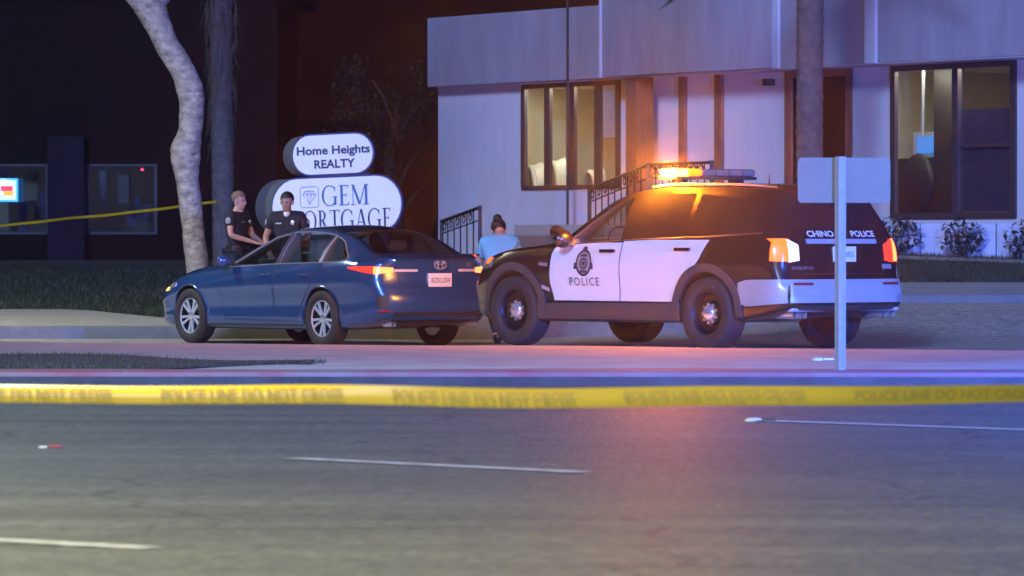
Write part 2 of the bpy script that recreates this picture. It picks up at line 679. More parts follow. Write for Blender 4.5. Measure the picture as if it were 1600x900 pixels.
class Shell:
    def __init__(self, sp):
        self.bm = loft(sp)
        self.bvh = BVHTree.FromBMesh(self.bm)

    def at(self, a, b, axis, side=1, off=0.0):
        """surface point: axis 'y' (a=x,b=z), 'r' rear (a=y,b=z), 'f' front, 't' top (a=x,b=y)"""
        if axis == 'y':
            o, d = Vector((a, 5 * side, b)), Vector((0, -side, 0))
        elif axis == 'r':
            o, d = Vector((-8, a, b)), Vector((1, 0, 0))
        elif axis == 'f':
            o, d = Vector((8, a, b)), Vector((-1, 0, 0))
        else:
            o, d = Vector((a, b, 5)), Vector((0, 0, -1))
        h, nrm, _, _ = self.bvh.ray_cast(o, d)
        if h is None:
            h, nrm, _, _ = self.bvh.find_nearest(Vector((a, 0.9 * side, b)) if axis == 'y' else (Vector((-1, a, b)) if axis == 'r' else (Vector((3.7, a, b)) if axis == 'f' else Vector((a, b, 1.2)))))
        return h - d * off

    def patch(self, name, grid, axis, m, parent, side=1, off=.006, depth=.02, smooth=40):
        """thin solid panel following the shell; grid[i][j] = (a, b)"""
        bm = BM()
        T = [[self.at(a, b, axis, side, off) for a, b in row] for row in grid]
        B = [[self.at(a, b, axis, side, -depth) for a, b in row] for row in grid]
        tv, bv = grid_mesh(bm, T), grid_mesh(bm, B)
        ni, nj = len(tv), len(tv[0])
        loop = [(i, 0) for i in range(ni)] + [(ni - 1, j) for j in range(1, nj)] + [(i, nj - 1) for i in range(ni - 2, -1, -1)] + [(0, j) for j in range(nj - 2, 0, -1)]
        for (i, j), (k, l) in zip(loop, loop[1:] + loop[:1]):
            bm.faces.new((tv[i][j], tv[k][l], bv[k][l], bv[i][j]))
        bmesh.ops.remove_doubles(bm, verts=bm.verts[:], dist=1e-5)
        return link(name, bm, m, parent, smooth=smooth)

    def strip(self, name, pts, w, axis, m, parent, side=1, off=.004):
        """narrow bead along a polyline on the shell"""
        bm = BM()
        out = []
        for (a, b), (c, d) in zip(pts, pts[1:]):
            L = math.hypot(c - a, d - b)
            k = max(1, int(L / .06))
            out += [(lerp(a, c, i / k), lerp(b, d, i / k)) for i in range(k)]
        out.append(pts[-1])
        tube(bm, [self.at(a, b, axis, side, off) for a, b in out], w / 2, 5)
        return link(name, bm, m, parent, smooth=60)


def span(x0, x1, lo, hi, nx=14, nz=6):
    """grid between two height curves"""
    g = []
    for i in range(nx + 1):
        x = lerp(x0, x1, i / nx)
        a, b = lin(lo, x), lin(hi, x)
        g.append([(x, lerp(a, max(b, a + .004), j / nz)) for j in range(nz + 1)])
    return g


def rowspan(z0, z1, xl, xr_, nx=12, nz=10):
    g = []
    for j in range(nz + 1):
        z = lerp(z0, z1, j / nz)
        a, b = lin(xl, z), lin(xr_, z)
        g.append([(lerp(a, b, i / nx), z) for i in range(nx + 1)])
    return g


def cut(shell_bm, name, mats, window_polys, arches, parent, half, cabin=None):
    """boolean the window openings and wheel arches out of the shell"""
    me = bpy.data.meshes.new(name)
    shell_bm.to_mesh(me)
    for k in mats:
        me.materials.append(k)
    o = bpy.data.objects.new(name, me)
    C.objects.link(o)
    bm = BM()
    for poly in window_polys:
        for f in prism(bm, poly, -1.4, 1.4):
            f.material_index = 1
    for x, z, r in arches:
        for s in (1, -1):
            nn = 40
            ring = [(x + r * math.cos(2 * math.pi * k / nn), z + r * math.sin(2 * math.pi * k / nn)) for k in range(nn)]
            y0, y1 = (half - .34) * s, 1.5 * s
            for f in prism(bm, ring, min(y0, y1), max(y0, y1)):
                f.material_index = 2
    if cabin:
        poly, hw = cabin
        for f in prism(bm, poly, -hw, hw):
            f.material_index = 1
    bmesh.ops.recalc_face_normals(bm, faces=bm.faces[:])
    cme = bpy.data.meshes.new('cutter')
    bm.to_mesh(cme)
    bm.free()
    for k in mats:
        cme.materials.append(k)
    co = bpy.data.objects.new('cutter', cme)
    C.objects.link(co)
    md = o.modifiers.new('cut', 'BOOLEAN')
    md.operation = 'DIFFERENCE'
    md.solver = 'EXACT'
    md.object = co
    md.use_self = True
    try:
        md.material_mode = 'TRANSFER'
    except Exception:
        pass
    dg = bpy.context.evaluated_depsgraph_get()
    new = bpy.data.meshes.new_from_object(o.evaluated_get(dg))
    bpy.data.objects.remove(o)
    bpy.data.objects.remove(co)
    out = link(name, new, None, parent, smooth=32)
    return out


def wheel(parent, x, y, z, R_t, R_r, wdt, side, mats, style):
    """wheel = rim mesh with tyre and cap children, outer face at +y*side"""
    w = wdt / 2
    bm = BM()
    s = side
    rimprof = [(R_r, -w * .7 * s), (R_r, w * .75 * s), (R_r * .94, w * .82 * s), (R_r * .90, w * .70 * s), (R_r * .86, w * .25 * s), (R_r * .5, w * .05 * s), (.05, w * .05 * s)]
    lathe(bm, rimprof, 'y', 40)
    for f in bm.faces:
        if max(math.hypot(v.co.x, v.co.z) for v in f.verts) < R_r * .92:
            f.material_index = 1
    nb = len(bm.faces)
    if style == 'alloy':
        for k in range(10):
            a = 2 * math.pi * k / 10 + (.10 if k % 2 else -.10)
            ca, sa = math.cos(a), math.sin(a)
            def pt(r, t, h):
                return Vector((ca * r - sa * t, h * s, sa * r + ca * t))
            V = [bm.verts.new(pt(r, t, h)) for r, t, h in ((.05, -.012, w * .62), (.05, .012, w * .62), (R_r * .93, .017, w * .78), (R_r * .93, -.017, w * .78), (.05, -.014, w * .45), (.05, .014, w * .45), (R_r * .93, .019, w * .62), (R_r * .93, -.019, w * .62))]
            for f in ((0, 1, 2, 3), (0, 4, 5, 1), (1, 5, 6, 2), (2, 6, 7, 3), (3, 7, 4, 0)):
                bm.faces.new([V[i] for i in f])
    else:
        for k in range(9):
            a = 2 * math.pi * k / 9
            n0 = len(bm.faces)
            lathe(bm, [(.016, w * .40 * s), (.016, w * .56 * s), (.008, w * .58 * s)], 'y', 8, (math.cos(a) * R_r * .43, 0, math.sin(a) * R_r * .43))
            bm.faces.ensure_lookup_table()
            for f in bm.faces[n0:]:
                f.material_index = 2
        lathe(bm, [(R_r * .58, w * .05 * s), (R_r * .52, w * .42 * s), (R_r * .30, w * .48 * s), (.03, w * .48 * s)], 'y', 30)
    wo = link('wheel', bm, [mats[0], M['black_steel'], M['chrome']], parent, smooth=35)
    wo.location = (x, y, z)
    bm = BM()
    prof = [(R_r * .97, -w * .8), (R_r * 1.06, -w * .98), (R_t * .93, -w), (R_t * .985, -w * .86), (R_t, -w * .6), (R_t, w * .6), (R_t * .985, w * .86), (R_t * .93, w), (R_r * 1.06, w * .98), (R_r * .97, w * .8)]
    lathe(bm, prof, 'y', 56, close=False)
    link('tyre', bm, M['rubber'], wo, smooth=50)
    bm = BM()
    if style == 'alloy':
        lathe(bm, [(.055, w * .55 * s), (.05, w * .70 * s), (.01, w * .72 * s)], 'y', 20)
    else:
        lathe(bm, [(.095, w * .44 * s), (.09, w * .62 * s), (.06, w * .80 * s), (.01, w * .84 * s)], 'y', 24)
    link('hub_cap', bm, mats[1], wo, smooth=50)
    return wo


def lettering(shell, name, s, size, a, b, axis, m, parent, side=1, sx=1.0, space=1.0, off=.012, bold=0.0):
    vf = text_verts(s, size, sx=sx, space=space, bold=bold)
    def fn(u, v):
        if axis == 'y':
            return shell.at(a - u * side, b + v, 'y', side, off)
        if axis == 'r':
            return shell.at(a - u, b + v, 'r', 1, off)
    return mapped_mesh(name, vf, fn, m, parent)


M['rubber'] = mat('tyre_rubber', (0.028, 0.027, 0.027), 0.75, bump=.2, bscale=80)
M['blue_paint'] = mat('metallic_blue_paint', (0.026, 0.095, 0.26), 0.24, metal=0.4, coat=1.0)
M['black_paint'] = mat('gloss_black_paint', (0.010, 0.010, 0.012), 0.25, coat=1.0)
M['white_paint'] = mat('white_door_paint', (0.74, 0.75, 0.76), 0.35, coat=0.6)
M['trim_black'] = mat('black_plastic_trim', (0.03, 0.03, 0.032), 0.55, bump=.1, bscale=200)
M['grey_clad'] = mat('grey_plastic_cladding', (0.055, 0.053, 0.055), 0.6, bump=.15, bscale=150)
M['chrome'] = mat('chrome', (0.75, 0.76, 0.78), 0.16, metal=0.7)
M['alloy'] = mat('silver_alloy', (0.62, 0.63, 0.66), 0.3, metal=0.3)
M['black_steel'] = mat('black_steel_wheel', (0.018, 0.018, 0.02), 0.4, metal=0.3)
M['car_interior'] = mat('car_interior', (0.17, 0.18, 0.17), 0.85)  # lightened to stand in for reflections on the car windows
M['seat_cloth'] = mat('seat_cloth', (0.26, 0.26, 0.24), 0.9, var=.1, scale=20)  # brightened too, so the glass looks pale with reflections
M['car_glass'] = glass('car_side_glass', (0.70, 0.78, 0.76))
M['dark_glass'] = mat('dark_car_glass', (0.012, 0.014, 0.017), 0.06, spec=0.7)
M['rear_glass'] = glass('tinted_rear_glass', (0.62, 0.66, 0.68))
M['tail_red'] = emit('tail_lamp_red', (1.0, 0.025, 0.012), 0.9, (0.3, 0.01, 0.01))
M['tail_hot'] = emit('tail_lamp_core', (1.0, 0.12, 0.03), 1.9, (0.4, 0.05, 0.02))
M['tail_amber'] = emit('tail_lamp_amber', (1.0, 0.07, 0.002), 1.3, (0.4, 0.12, 0.02))
M['tail_white'] = emit('reverse_lamp_white', (1.0, 0.78, 0.74), 0.42, (0.6, 0.6, 0.6))
M['reflector'] = mat('red_reflector', (0.30, 0.015, 0.02), 0.3)
M['plate'] = mat('licence_plate', (0.78, 0.78, 0.76), 0.4, var=.05, scale=30)
M['plate_ink'] = mat('plate_ink', (0.06, 0.07, 0.20), 0.6)
M['pale_grey'] = mat('pale_grey_bumper', (0.40, 0.40, 0.40), 0.35, metal=0.1, coat=.5, var=.08, scale=4)  # pale grey base for the bumper and the lower fender vent
M['badge_ink'] = mat('badge_ink', (0.035, 0.04, 0.06), 0.5)
M['badge_grey'] = mat('badge_grey', (0.30, 0.32, 0.36), 0.5)

# ------------------------------------------------------------------ blue sedan
def make_sedan(loc, ang):
    root = empty('sedan', loc, ang)
    tag(root, 'metallic blue four-door sedan stopped by the pavement in front of a police car', 'car')
    sp = dict(xr=-1.11, xf=3.81, Lr=.7, Lf=.7, bulge_r=.11, bulge_f=.12,
        top=[(-1.11, 1.055), (-1.0, 1.085), (-.85, 1.09), (-.7, 1.12), (-.3, 1.30), (.1, 1.405), (.45, 1.445), (.8, 1.44), (1.2, 1.385), (1.6, 1.25), (2.05, 1.06), (2.3, 1.0), (2.8, .95), (3.3, .86), (3.65, .75), (3.81, .66)],
        belt=[(-1.11, .98), (-.7, 1.0), (0, .985), (1, .955), (2, .905), (3, .82), (3.81, .58)],
        bottom=[(-1.11, .33), (-.8, .25), (0, .2), (2.8, .19), (3.5, .2), (3.81, .25)],
        plan=[(-1.11, .66), (-1.04, .78), (-.93, .845), (-.75, .885), (-.4, .912), (0, .92), (1.5, .912), (2.8, .915), (3.2, .89), (3.5, .83), (3.7, .72), (3.81, .58)],
        we=[(-1.11, .58), (-.85, .68), (-.6, .66), (-.2, .60), (.3, .575), (.9, .575), (1.3, .60), (1.8, .66), (2.2, .72), (2.8, .74), (3.5, .66), (3.81, .45)],
        de=[(-1.11, .025), (-.8, .025), (.3, .05), (1, .05), (2.2, .03), (3.81, .05)],
        side=[(0, .93), (.06, .962), (.14, .975), (.24, .966), (.36, .956), (.48, .966), (.6, .988), (.72, 1.0), (.84, .984), (.93, .962), (1.0, .94)],
        rear=[(.25, .14), (.4, .03), (.5, 0), (.62, .005), (.70, .05), (.78, .075), (.9, .085), (1.0, .06), (1.06, .0)],
        front=[(.2, .08), (.4, .0), (.6, .03), (.75, .12)])
    sh = Shell(sp)
    lo = [(-.45, 1.04), (-.3, 1.015), (0, 1.005), (1, .985), (2, .945), (2.1, .94)]
    hi = [(-.45, 1.05), (-.15, 1.255), (.1, 1.325), (.5, 1.36), (.95, 1.352), (1.3, 1.29), (1.6, 1.175), (1.9, 1.02), (2.05, .948)]
    wins = [(1.03, 1.98), (.12, .95), (-.40, .05)]
    def poly(x0, x1, ins=0.0):
        n = 10
        X = [lerp(x0, x1, i / n) for i in range(n + 1)]
        p = [(x, lin(lo, x)) for x in X] + [(x, max(lin(hi, x), lin(lo, x) + .006)) for x in reversed(X)]
        return p
    cut(sh.bm, 'body', [M['blue_paint'], M['car_interior'], M['trim_black']], [poly(a, b) for a, b in wins], [(0, .335, .375), (2.825, .335, .375)], root, .92,
        ([(-.68, .90), (2.0, .86), (2.14, 1.06), (2.10, 1.12), (1.62, 1.33), (1.30, 1.44), (1.22, 1.36), (.8, 1.405), (.3, 1.40), (.02, 1.355), (-.02, 1.45), (-.40, 1.34), (-.72, 1.16)], .53))
    # glass, pillar trims
    for s in (1, -1):
        for a, b in wins:
            g = span(a, b, lo, hi, 12, 5)
            bm = BM()
            grid_mesh(bm, [[sh.at(u, v, 'y', s, -.012) for u, v in row] for row in g])
            link('side_window', bm, M['car_glass'], root, smooth=60)
        top = [(x, lin(hi, x) + .004) for x in frange(-.43, 2.03, .12)]
        sh.strip('window_trim', top, .022, 'y', M['chrome'], root, s, .002)
        sh.strip('window_trim', [(x, lin(lo, x) - .006) for x in frange(-.43, 2.03, .12)], .018, 'y', M['chrome'], root, s, .002)
        sh.strip('pillar_trim', [(.985, .985), (.985, 1.35)], .05, 'y', M['trim_black'], root, s, -.004)
        sh.strip('pillar_trim', [(.09, 1.0), (.06, 1.32)], .03, 'y', M['chrome'], root, s, -.002)
        # doors as their own skins with handles and seams
        for x0, x1, hx in ((1.02, 2.12, 1.16), (.36, .985, .33)):
            if x1 > 1.5:
                g = rowspan(.30, .965, [(.3, x0), (.97, x0)], [(.3, 2.06), (.6, 2.16), (.93, 2.10), (.97, 1.98)], 16, 10)
            else:
                g = rowspan(.30, .985, [(.3, .52), (.5, .44), (.75, .20), (.97, .0)], [(.3, x1), (.97, x1)], 12, 10)
            d = sh.patch('door', g, 'y', M['blue_paint'], root, s, .003, .01)
            edge = [g[0][0]] + [r[0] for r in g] + [r[-1] for r in reversed(g)] + [g[0][0]]
            sh.strip('door_seam', edge, .009, 'y', M['black'], d, s, .0005)
            bm = BM()
            p = sh.at(hx, .86, 'y', s, .03)
            box(bm, p.x - .10, p.x + .10, p.y - .016, p.y + .016, p.z - .017, p.z + .017, .01)
            link('handle', bm, M['blue_paint'], d, smooth=40)
        # mirror
        bm = BM()
        p = sh.at(1.96, .955, 'y', s, .0)
        bmesh.ops.create_uvsphere(bm, u_segments=16, v_segments=10, radius=1, matrix=Matrix.Translation((p.x - .02, p.y + .15 * s, p.z + .06)) @ Matrix.Diagonal((.075, .115, .075, 1)))
        mo = link('mirror', bm, M['blue_paint'], root, smooth=60)
        bm = BM()
        tube(bm, [(p.x, p.y - .02 * s, p.z), (p.x - .01, p.y + .09 * s, p.z + .03)], .022, 6)
        link('mirror_stalk', bm, M['trim_black'], mo, smooth=60)
        # lower sill, wheel-arch lips
        sh.strip('sill_trim', [(.42, .25), (2.42, .24)], .03, 'y', M['trim_black'], root, s, .0)
        for ax in (0, 2.825):
            arc = [(ax + .385 * math.cos(t), .335 + .385 * math.sin(t)) for t in frange(R(-8), R(188), R(10))]
            sh.strip('arch_lip', arc, .022, 'y', M['blue_paint'], root, s, .002)
        # front lamps
        sh.patch('headlight', span(3.15, 3.55, [(3.1, .70), (3.6, .62)], [(3.1, .735), (3.4, .74), (3.6, .68)], 6, 3), 'y', M['chrome'], root, s, .006, .02)
        sh.patch('side_marker', span(3.36, 3.48, [(3.3, .655), (3.5, .63)], [(3.3, .69), (3.5, .665)], 4, 2), 'y', M['marker_amber'], root, s, .010, .02)
        # tail lamp: slim C on the rear with a hook round the corner
        tl = sh.patch('tail_light', span(-.92, -.52, [(-.95, .865), (-.5, .935)], [(-.95, .955), (-.7, .955), (-.5, .945)], 8, 3), 'y', M['tail_red'], root, s, .008, .02)
        g = [[(s * lerp(.80, .60, i / 10), lerp(lerp(.865, .885, i / 10), lerp(.955, .94, i / 10), j / 3)) for j in range(4)] for i in range(11)]
        sh.patch('lamp_core', g, 'r', M['tail_hot'], tl, 1, .010, .02)
        g = [[(s * lerp(.59, .30, i / 6), lerp(.893, .922, j / 2)) for j in range(3)] for i in range(7)]
        sh.patch('lamp_bar', g, 'r', M['bar_clear'], tl, 1, .010, .02)
        g = [[(s * lerp(.78, .66, i / 5), lerp(.425, .445, j / 2)) for j in range(3)] for i in range(6)]
        sh.patch('reflector', g, 'r', M['reflector'], root, 1, .008, .02)
        # side vent crease at the rear bumper corner
        g = [[(s * lerp(.79, .70, i / 3), lerp(.34, .62, j / 4)) for j in range(5)] for i in range(4)]
        sh.patch('bumper_vent', g, 'r', M['trim_black'], root, 1, .004, .02)
        bm = BM()
        lathe(bm, [(.034, -1.03), (.034, -.85), (.028, -.85), (.028, -1.02)], 'x', 20, (0, .58 * s, .275), False)
        link('exhaust_tip', bm, M['chrome'], root, smooth=50)
    # rear lower valance
    g = [[(lerp(-.62, .62, i / 12), lerp(.28, .42, j / 3)) for j in range(4)] for i in range(13)]
    sh.patch('rear_valance', g, 'r', M['trim_black'], root, 1, .006, .02)
    sh.strip('bumper_crease', [(y, .63 + .012 * math.cos(y * 2)) for y in frange(-.70, .70, .1)], .012, 'r', M['black'], root, 1, -.003)
    sh.strip('boot_seam', [(.56, .995), (.52, .72), (-.52, .72), (-.56, .995)], .009, 'r', M['black'], root, 1, .0)
    # boot lip
    bm = BM()
    P = []
    for y in frange(-.62, .62, .08):
        e = 1 - (y / .68) ** 2
        P.append([(-.92, y, 1.086), (-1.08 - .05 * e, y, 1.108 - .01 * abs(y)), (-1.11 - .05 * e, y, 1.10 - .01 * abs(y)), (-1.05, y, 1.05)])
    grid_mesh(bm, P)
    link('boot_lip', bm, M['blue_paint'], root, smooth=50)
    # screens
    g = []
    for i in range(13):
        x = lerp(-.70, .10, i / 12)
        w = lerp(.63, .53, i / 12)
        g.append([(x, lerp(-w, w, j / 12)) for j in range(13)])
    sh.patch('rear_window', g, 't', M['rear_glass'], root, 1, .004, .004)
    g = []
    for i in range(13):
        x = lerp(1.25, 2.08, i / 12)
        w = lerp(.55, .68, i / 12)
        g.append([(x, lerp(-w, w, j / 12)) for j in range(13)])
    sh.patch('windscreen', g, 't', M['car_glass'], root, 1, .004, .004)
    # plate, emblem, badge
    bm = BM()
    p = sh.at(0, .80, 'r', 1, .02)
    box(bm, p.x - .006, p.x + .03, -.165, .165, .715, .875, .004)
    pl = link('number_plate', bm, M['plate'], root, smooth=40)
    vf = text_verts('8ZKL204', .085, sx=.85)
    mapped_mesh('lettering', vf, lambda u, v: (p.x - .009, -u, .79 + v), M['plate_ink'], pl)
    bm = BM()
    p2 = sh.at(0, .97, 'r', 1, .012)
    for rx, rz in ((.085, .055), (.035, .055), (.06, .022)):
        ring = [(p2.x - .004, rx * math.cos(t), .975 + rz * math.sin(t) + (.025 if rz < .03 else 0)) for t in frange(0, 2 * math.pi, .3)]
        tube(bm, ring, .009, 5)
    link('emblem', bm, M['chrome'], root, smooth=60)
    lettering(sh, 'model_badge', 'SE', .065, -.46, .975, 'r', M['chrome'], root, sx=1.3)
    # seats seen through the side glass
    for x, y in ((1.25, .36), (1.25, -.36), (.30, .40), (.30, -.40)):
        bm = BM()
        box(bm, x - .09, x + .05, y - .22, y + .22, .55, 1.10, .05)
        so = link('seat_back', bm, M['seat_cloth'], root, smooth=50)
        bm = BM()
        box(bm, x - .10, x + .00, y - .12, y + .12, 1.12, 1.27, .045)
        link('headrest', bm, M['seat_cloth'], so, smooth=50)
    bm = BM()
    lathe(bm, [(.185, 0), (.20, .012), (.185, .024), (.172, .012), (.185, 0)], 'x', 28, (1.78, .36, .97), False)
    st = link('steering_wheel', bm, M['trim_black'], root, smooth=60)
    for x in (0, 2.825):
        for s in (1, -1):
            wheel(root, x, .805 * s, .334, .334, .225, .215, s, (M['alloy'], M['chrome']), 'alloy')
    sh.bm.free()
    return root


M['bar_clear'] = mat('beacon_clear', (0.62, 0.60, 0.60), 0.2, coat=.5)
M['marker_amber'] = emit('marker_amber', (1.0, 0.45, 0.1), 1.2, (0.4, 0.15, 0.03))
SED = (-1.543, 61.15)
sedan = make_sedan((*SED, -.118), R(180 - 53))

# ------------------------------------------------------------------ black and white patrol SUV
def emblem_mesh(sh, parent, s):
    """shield-like round police badge with a ring, star points and centre"""
    cx, cz = 1.87, .905
    def fn(u, v, off):
        return sh.at(cx - u * s, cz + v, 'y', s, off)
    def disc(name, m, rx, rz, off, n=28, inner=0.0, dz=0.0):
        vs, fs = [], []
        for k in range(n):
            t = 2 * math.pi * k / n
            vs.append(fn(rx * math.cos(t), rz * math.sin(t) + dz, off))
            vs.append(fn(rx * inner * math.cos(t), rz * inner * math.sin(t) + dz, off))
        for k in range(n):
            a, b = 2 * k, 2 * ((k + 1) % n)
            fs.append((a, b, b + 1, a + 1))
        me = bpy.data.meshes.new(name)
        me.from_pydata(vs, [], fs)
        return link(name, me, m, parent)
    disc('badge_ring', M['badge_ink'], .125, .145, .010, inner=.80)
    disc('badge_field', M['badge_grey'], .098, .114, .009, inner=.05)
    disc('badge_seal', M['badge_ink'], .062, .062, .012, inner=.62, dz=-.005)
    disc('badge_seal', M['badge_ink'], .026, .026, .012, inner=.05, dz=-.005)
    # crest on top and side rays
    for (u, v, a, b) in ((0, .148, .045, .03), (-.125, -.03, .03, .035), (.125, -.03, .03, .035), (0, -.09, .07, .016), (0, .082, .06, .014)):
        vs = [fn(u - a, v - b, .014), fn(u + a, v - b, .014), fn(u + a * .6, v + b, .014), fn(u - a * .6, v + b, .014)]
        me = bpy.data.meshes.new('badge_crest')
        me.from_pydata(vs, [], [(0, 1, 2, 3)])
        link('badge_crest', me, M['badge_ink'], parent)


def make_patrol(loc, ang, lit, label):
    root = empty('police_car', loc, ang)
    tag(root, label, 'police car')
    sp = dict(xr=-1.09, xf=3.96, Lr=1.3, Lf=.8, bulge_r=.06, bulge_f=.10,
        top=[(-1.09, 1.70), (-.8, 1.72), (0, 1.755), (.8, 1.76), (1.3, 1.725), (1.6, 1.645), (2.0, 1.41), (2.38, 1.18), (2.6, 1.135), (3.2, 1.09), (3.7, 1.01), (3.9, .92), (3.96, .82)],
        belt=[(-1.09, 1.19), (0, 1.165), (1, 1.135), (2.3, 1.075), (3.2, 1.01), (3.96, .72)],
        bottom=[(-1.09, .42), (-.8, .33), (0, .28), (3, .27), (3.6, .28), (3.96, .36)],
        plan=[(-1.09, .84), (-1.0, .92), (-.8, .965), (0, .995), (3, .995), (3.4, .965), (3.7, .88), (3.9, .74), (3.96, .64)],
        we=[(-1.09, .66), (-.5, .68), (.3, .685), (1.3, .675), (1.8, .74), (2.4, .84), (3.2, .84), (3.7, .76), (3.96, .5)],
        de=[(-1.09, .035), (.3, .05), (1.3, .05), (2.4, .03), (3.96, .06)],
        side=[(0, .95), (.06, .972), (.16, .982), (.3, .972), (.45, .982), (.6, 1.0), (.72, 1.0), (.84, .99), (.93, .972), (1.0, .945)],
        rear=[(.28, .14), (.42, .02), (.5, 0), (.74, .0), (.79, .075), (1.0, .085), (1.15, .11), (1.3, .19), (1.58, .35), (1.63, .36), (1.68, .26), (1.76, .26)],
        front=[(.3, .06), (.5, .0), (.85, .02), (1.05, .12)])
    sh = Shell(sp)
    lo = [(-.8, 1.235), (0, 1.195), (1, 1.165), (2.2, 1.115), (2.3, 1.11)]
    hi = [(-.8, 1.42), (-.6, 1.56), (-.3, 1.60), (.4, 1.645), (1.0, 1.645), (1.35, 1.61), (1.6, 1.53), (1.9, 1.35), (2.2, 1.135)]
    def poly(x0, x1):
        n = 10
        X = [lerp(x0, x1, i / n) for i in range(n + 1)]
        return [(x, lin(lo, x)) for x in X] + [(x, max(lin(hi, x), lin(lo, x) + .006)) for x in reversed(X)]
    cut(sh.bm, 'body', [M['black_paint'], M['car_interior'], M['trim_black']], [poly(1.36, 2.16)], [(0, .385, .44), (3.025, .385, .44)], root, .995,
        ([(1.30, 1.0), (2.30, 1.0), (2.42, 1.18), (2.38, 1.28), (2.0, 1.52), (1.66, 1.72), (1.58, 1.60), (1.30, 1.68)], .62))
    for s in (1, -1):
        bm = BM()
        grid_mesh(bm, [[sh.at(u, v, 'y', s, -.012) for u, v in row] for row in span(1.36, 2.16, lo, hi, 12, 5)])
        link('side_window', bm, M['car_glass'], root, smooth=60)
        sh.patch('side_window', span(.40, 1.27, lo, hi, 10, 6), 'y', M['dark_glass'], root, s, .002, .01)
        sh.patch('side_window', span(-.70, .31, lo, hi, 12, 6), 'y', M['dark_glass'], root, s, .002, .01)
        sh.strip('window_trim', [(x, lin(lo, x) - .008) for x in frange(-.75, 2.18, .15)], .02, 'y', M['trim_black'], root, s, .002)
        # white doors
        g = rowspan(.50, 1.125, [(.5, 1.335), (1.13, 1.315)], [(.5, 2.36), (.7, 2.42), (1.05, 2.40), (1.13, 2.28)], 16, 10)
        d = sh.patch('front_door', g, 'y', M['white_paint'], root, s, .006, .015)
        emblem_mesh(sh, d, s)
        lettering(sh, 'lettering', 'POLICE', .125, 1.865, .70, 'y', M['badge_ink'], d, s, sx=.98, space=1.25, off=.014)
        bm = BM()
        p = sh.at(1.50, 1.035, 'y', s, .03)
        box(bm, p.x - .12, p.x + .11, p.y - .018, p.y + .018, p.z - .02, p.z + .02, .012)
        link('handle', bm, M['black_paint'], d, smooth=40)
        g = rowspan(.50, 1.155, [(.5, .44), (.62, .40), (.78, .27), (.95, .10), (1.155, -.02)], [(.5, 1.315), (1.16, 1.295)], 16, 10)
        d = sh.patch('rear_door', g, 'y', M['white_paint'], root, s, .006, .015)
        bm = BM()
        p = sh.at(.34, 1.055, 'y', s, .03)
        box(bm, p.x - .12, p.x + .11, p.y - .018, p.y + .018, p.z - .02, p.z + .02, .012)
        link('handle', bm, M['black_paint'], d, smooth=40)
        # sill cladding between the wheels, arch cladding
        sh.patch('sill_cladding', span(.40, 2.62, [(.3, .30), (2.7, .30)], [(.3, .49), (.55, .485), (2.3, .475), (2.7, .45)], 16, 4), 'y', M['grey_clad'], root, s, .016, .03)
        for ax in (0, 3.025):
            g = []
            for i in range(25):
                t = lerp(R(-12), R(192), i / 24)
                g.append([(ax + r * math.cos(t), .385 + r * math.sin(t)) for r in (.437, .47, .525)])
            sh.patch('arch_cladding', g, 'y', M['grey_clad'], root, s, .02, .03)
        # mirror and pillar spotlight
        p = sh.at(2.10, 1.10, 'y', s, 0)
        bm = BM()
        bmesh.ops.create_uvsphere(bm, u_segments=16, v_segments=10, radius=1, matrix=Matrix.Translation((p.x - .02, p.y + .17 * s, p.z + .06)) @ Matrix.Diagonal((.08, .13, .10, 1)))
        mo = link('mirror', bm, M['black_paint'], root, smooth=60)
        bm = BM()
        tube(bm, [(p.x, p.y - .02 * s, p.z), (p.x - .01, p.y + .10 * s, p.z + .03)], .03, 6)
        link('mirror_stalk', bm, M['trim_black'], mo, smooth=60)
        q = sh.at(2.27, 1.14, 'y', s, 0)
        bm = BM()
        lathe(bm, [(.02, -.09), (.06, -.06), (.078, 0), (.082, .035), (.07, .038), (.01, .025)], 'x', 20, (q.x + .02, q.y + .10 * s, q.z + .09))
        so = link('spotlight', bm, M['black_paint'], root, smooth=45)
        bm = BM()
        tube(bm, [(q.x - .05, q.y - .02 * s, q.z - .01), (q.x - .02, q.y + .10 * s, q.z + .04)], .014, 6)
        link('spotlight_arm', bm, M['chrome'], so, smooth=60)
        bm = BM()
        lathe(bm, [(.071, .036), (.05, .052), (.01, .058)], 'x', 20, (q.x + .02, q.y + .10 * s, q.z + .09))
        link('spotlight_lens', bm, M['chrome'], so, smooth=60)
        # fender vent, marker, headlight
        sh.patch('fender_vent', span(2.46, 2.60, [(2.4, .86), (2.65, .88)], [(2.4, .90), (2.65, .915)], 4, 2), 'y', M['chrome'], root, s, .006, .02)
        sh.patch('fender_vent', span(2.44, 2.56, [(2.4, .58), (2.6, .64)], [(2.4, .62), (2.6, .68)], 4, 2), 'y', M['pale_grey'], root, s, .006, .02)
        sh.patch('headlight', span(3.42, 3.80, [(3.4, .86), (3.85, .80)], [(3.4, .95), (3.85, .92)], 6, 3), 'y', M['chrome'], root, s, .006, .02)
        sh.patch('side_marker', span(3.50, 3.62, [(3.4, .905), (3.7, .895)], [(3.4, .965), (3.7, .955)], 4, 2), 'y', M['tail_amber'] if lit else M['reflector'], root, s, .012, .02)
        # tail lamp: amber outer, white inner, wraps the corner
        tl = sh.patch('tail_light', span(-.985, -.90, [(-1, .93), (-.7, .95)], [(-1, 1.165), (-.7, 1.12)], 5, 5), 'y', M['tail_amber'] if lit and s > 0 else M['tail_red'], root, s, .012, .02)
        g = [[(s * lerp(.90, .78, i / 4), lerp(.93, 1.17, j / 5)) for j in range(6)] for i in range(5)]
        sh.patch('lamp_outer', g, 'r', M['tail_amber'] if lit and s > 0 else M['tail_hot'], tl, 1, .012, .02)
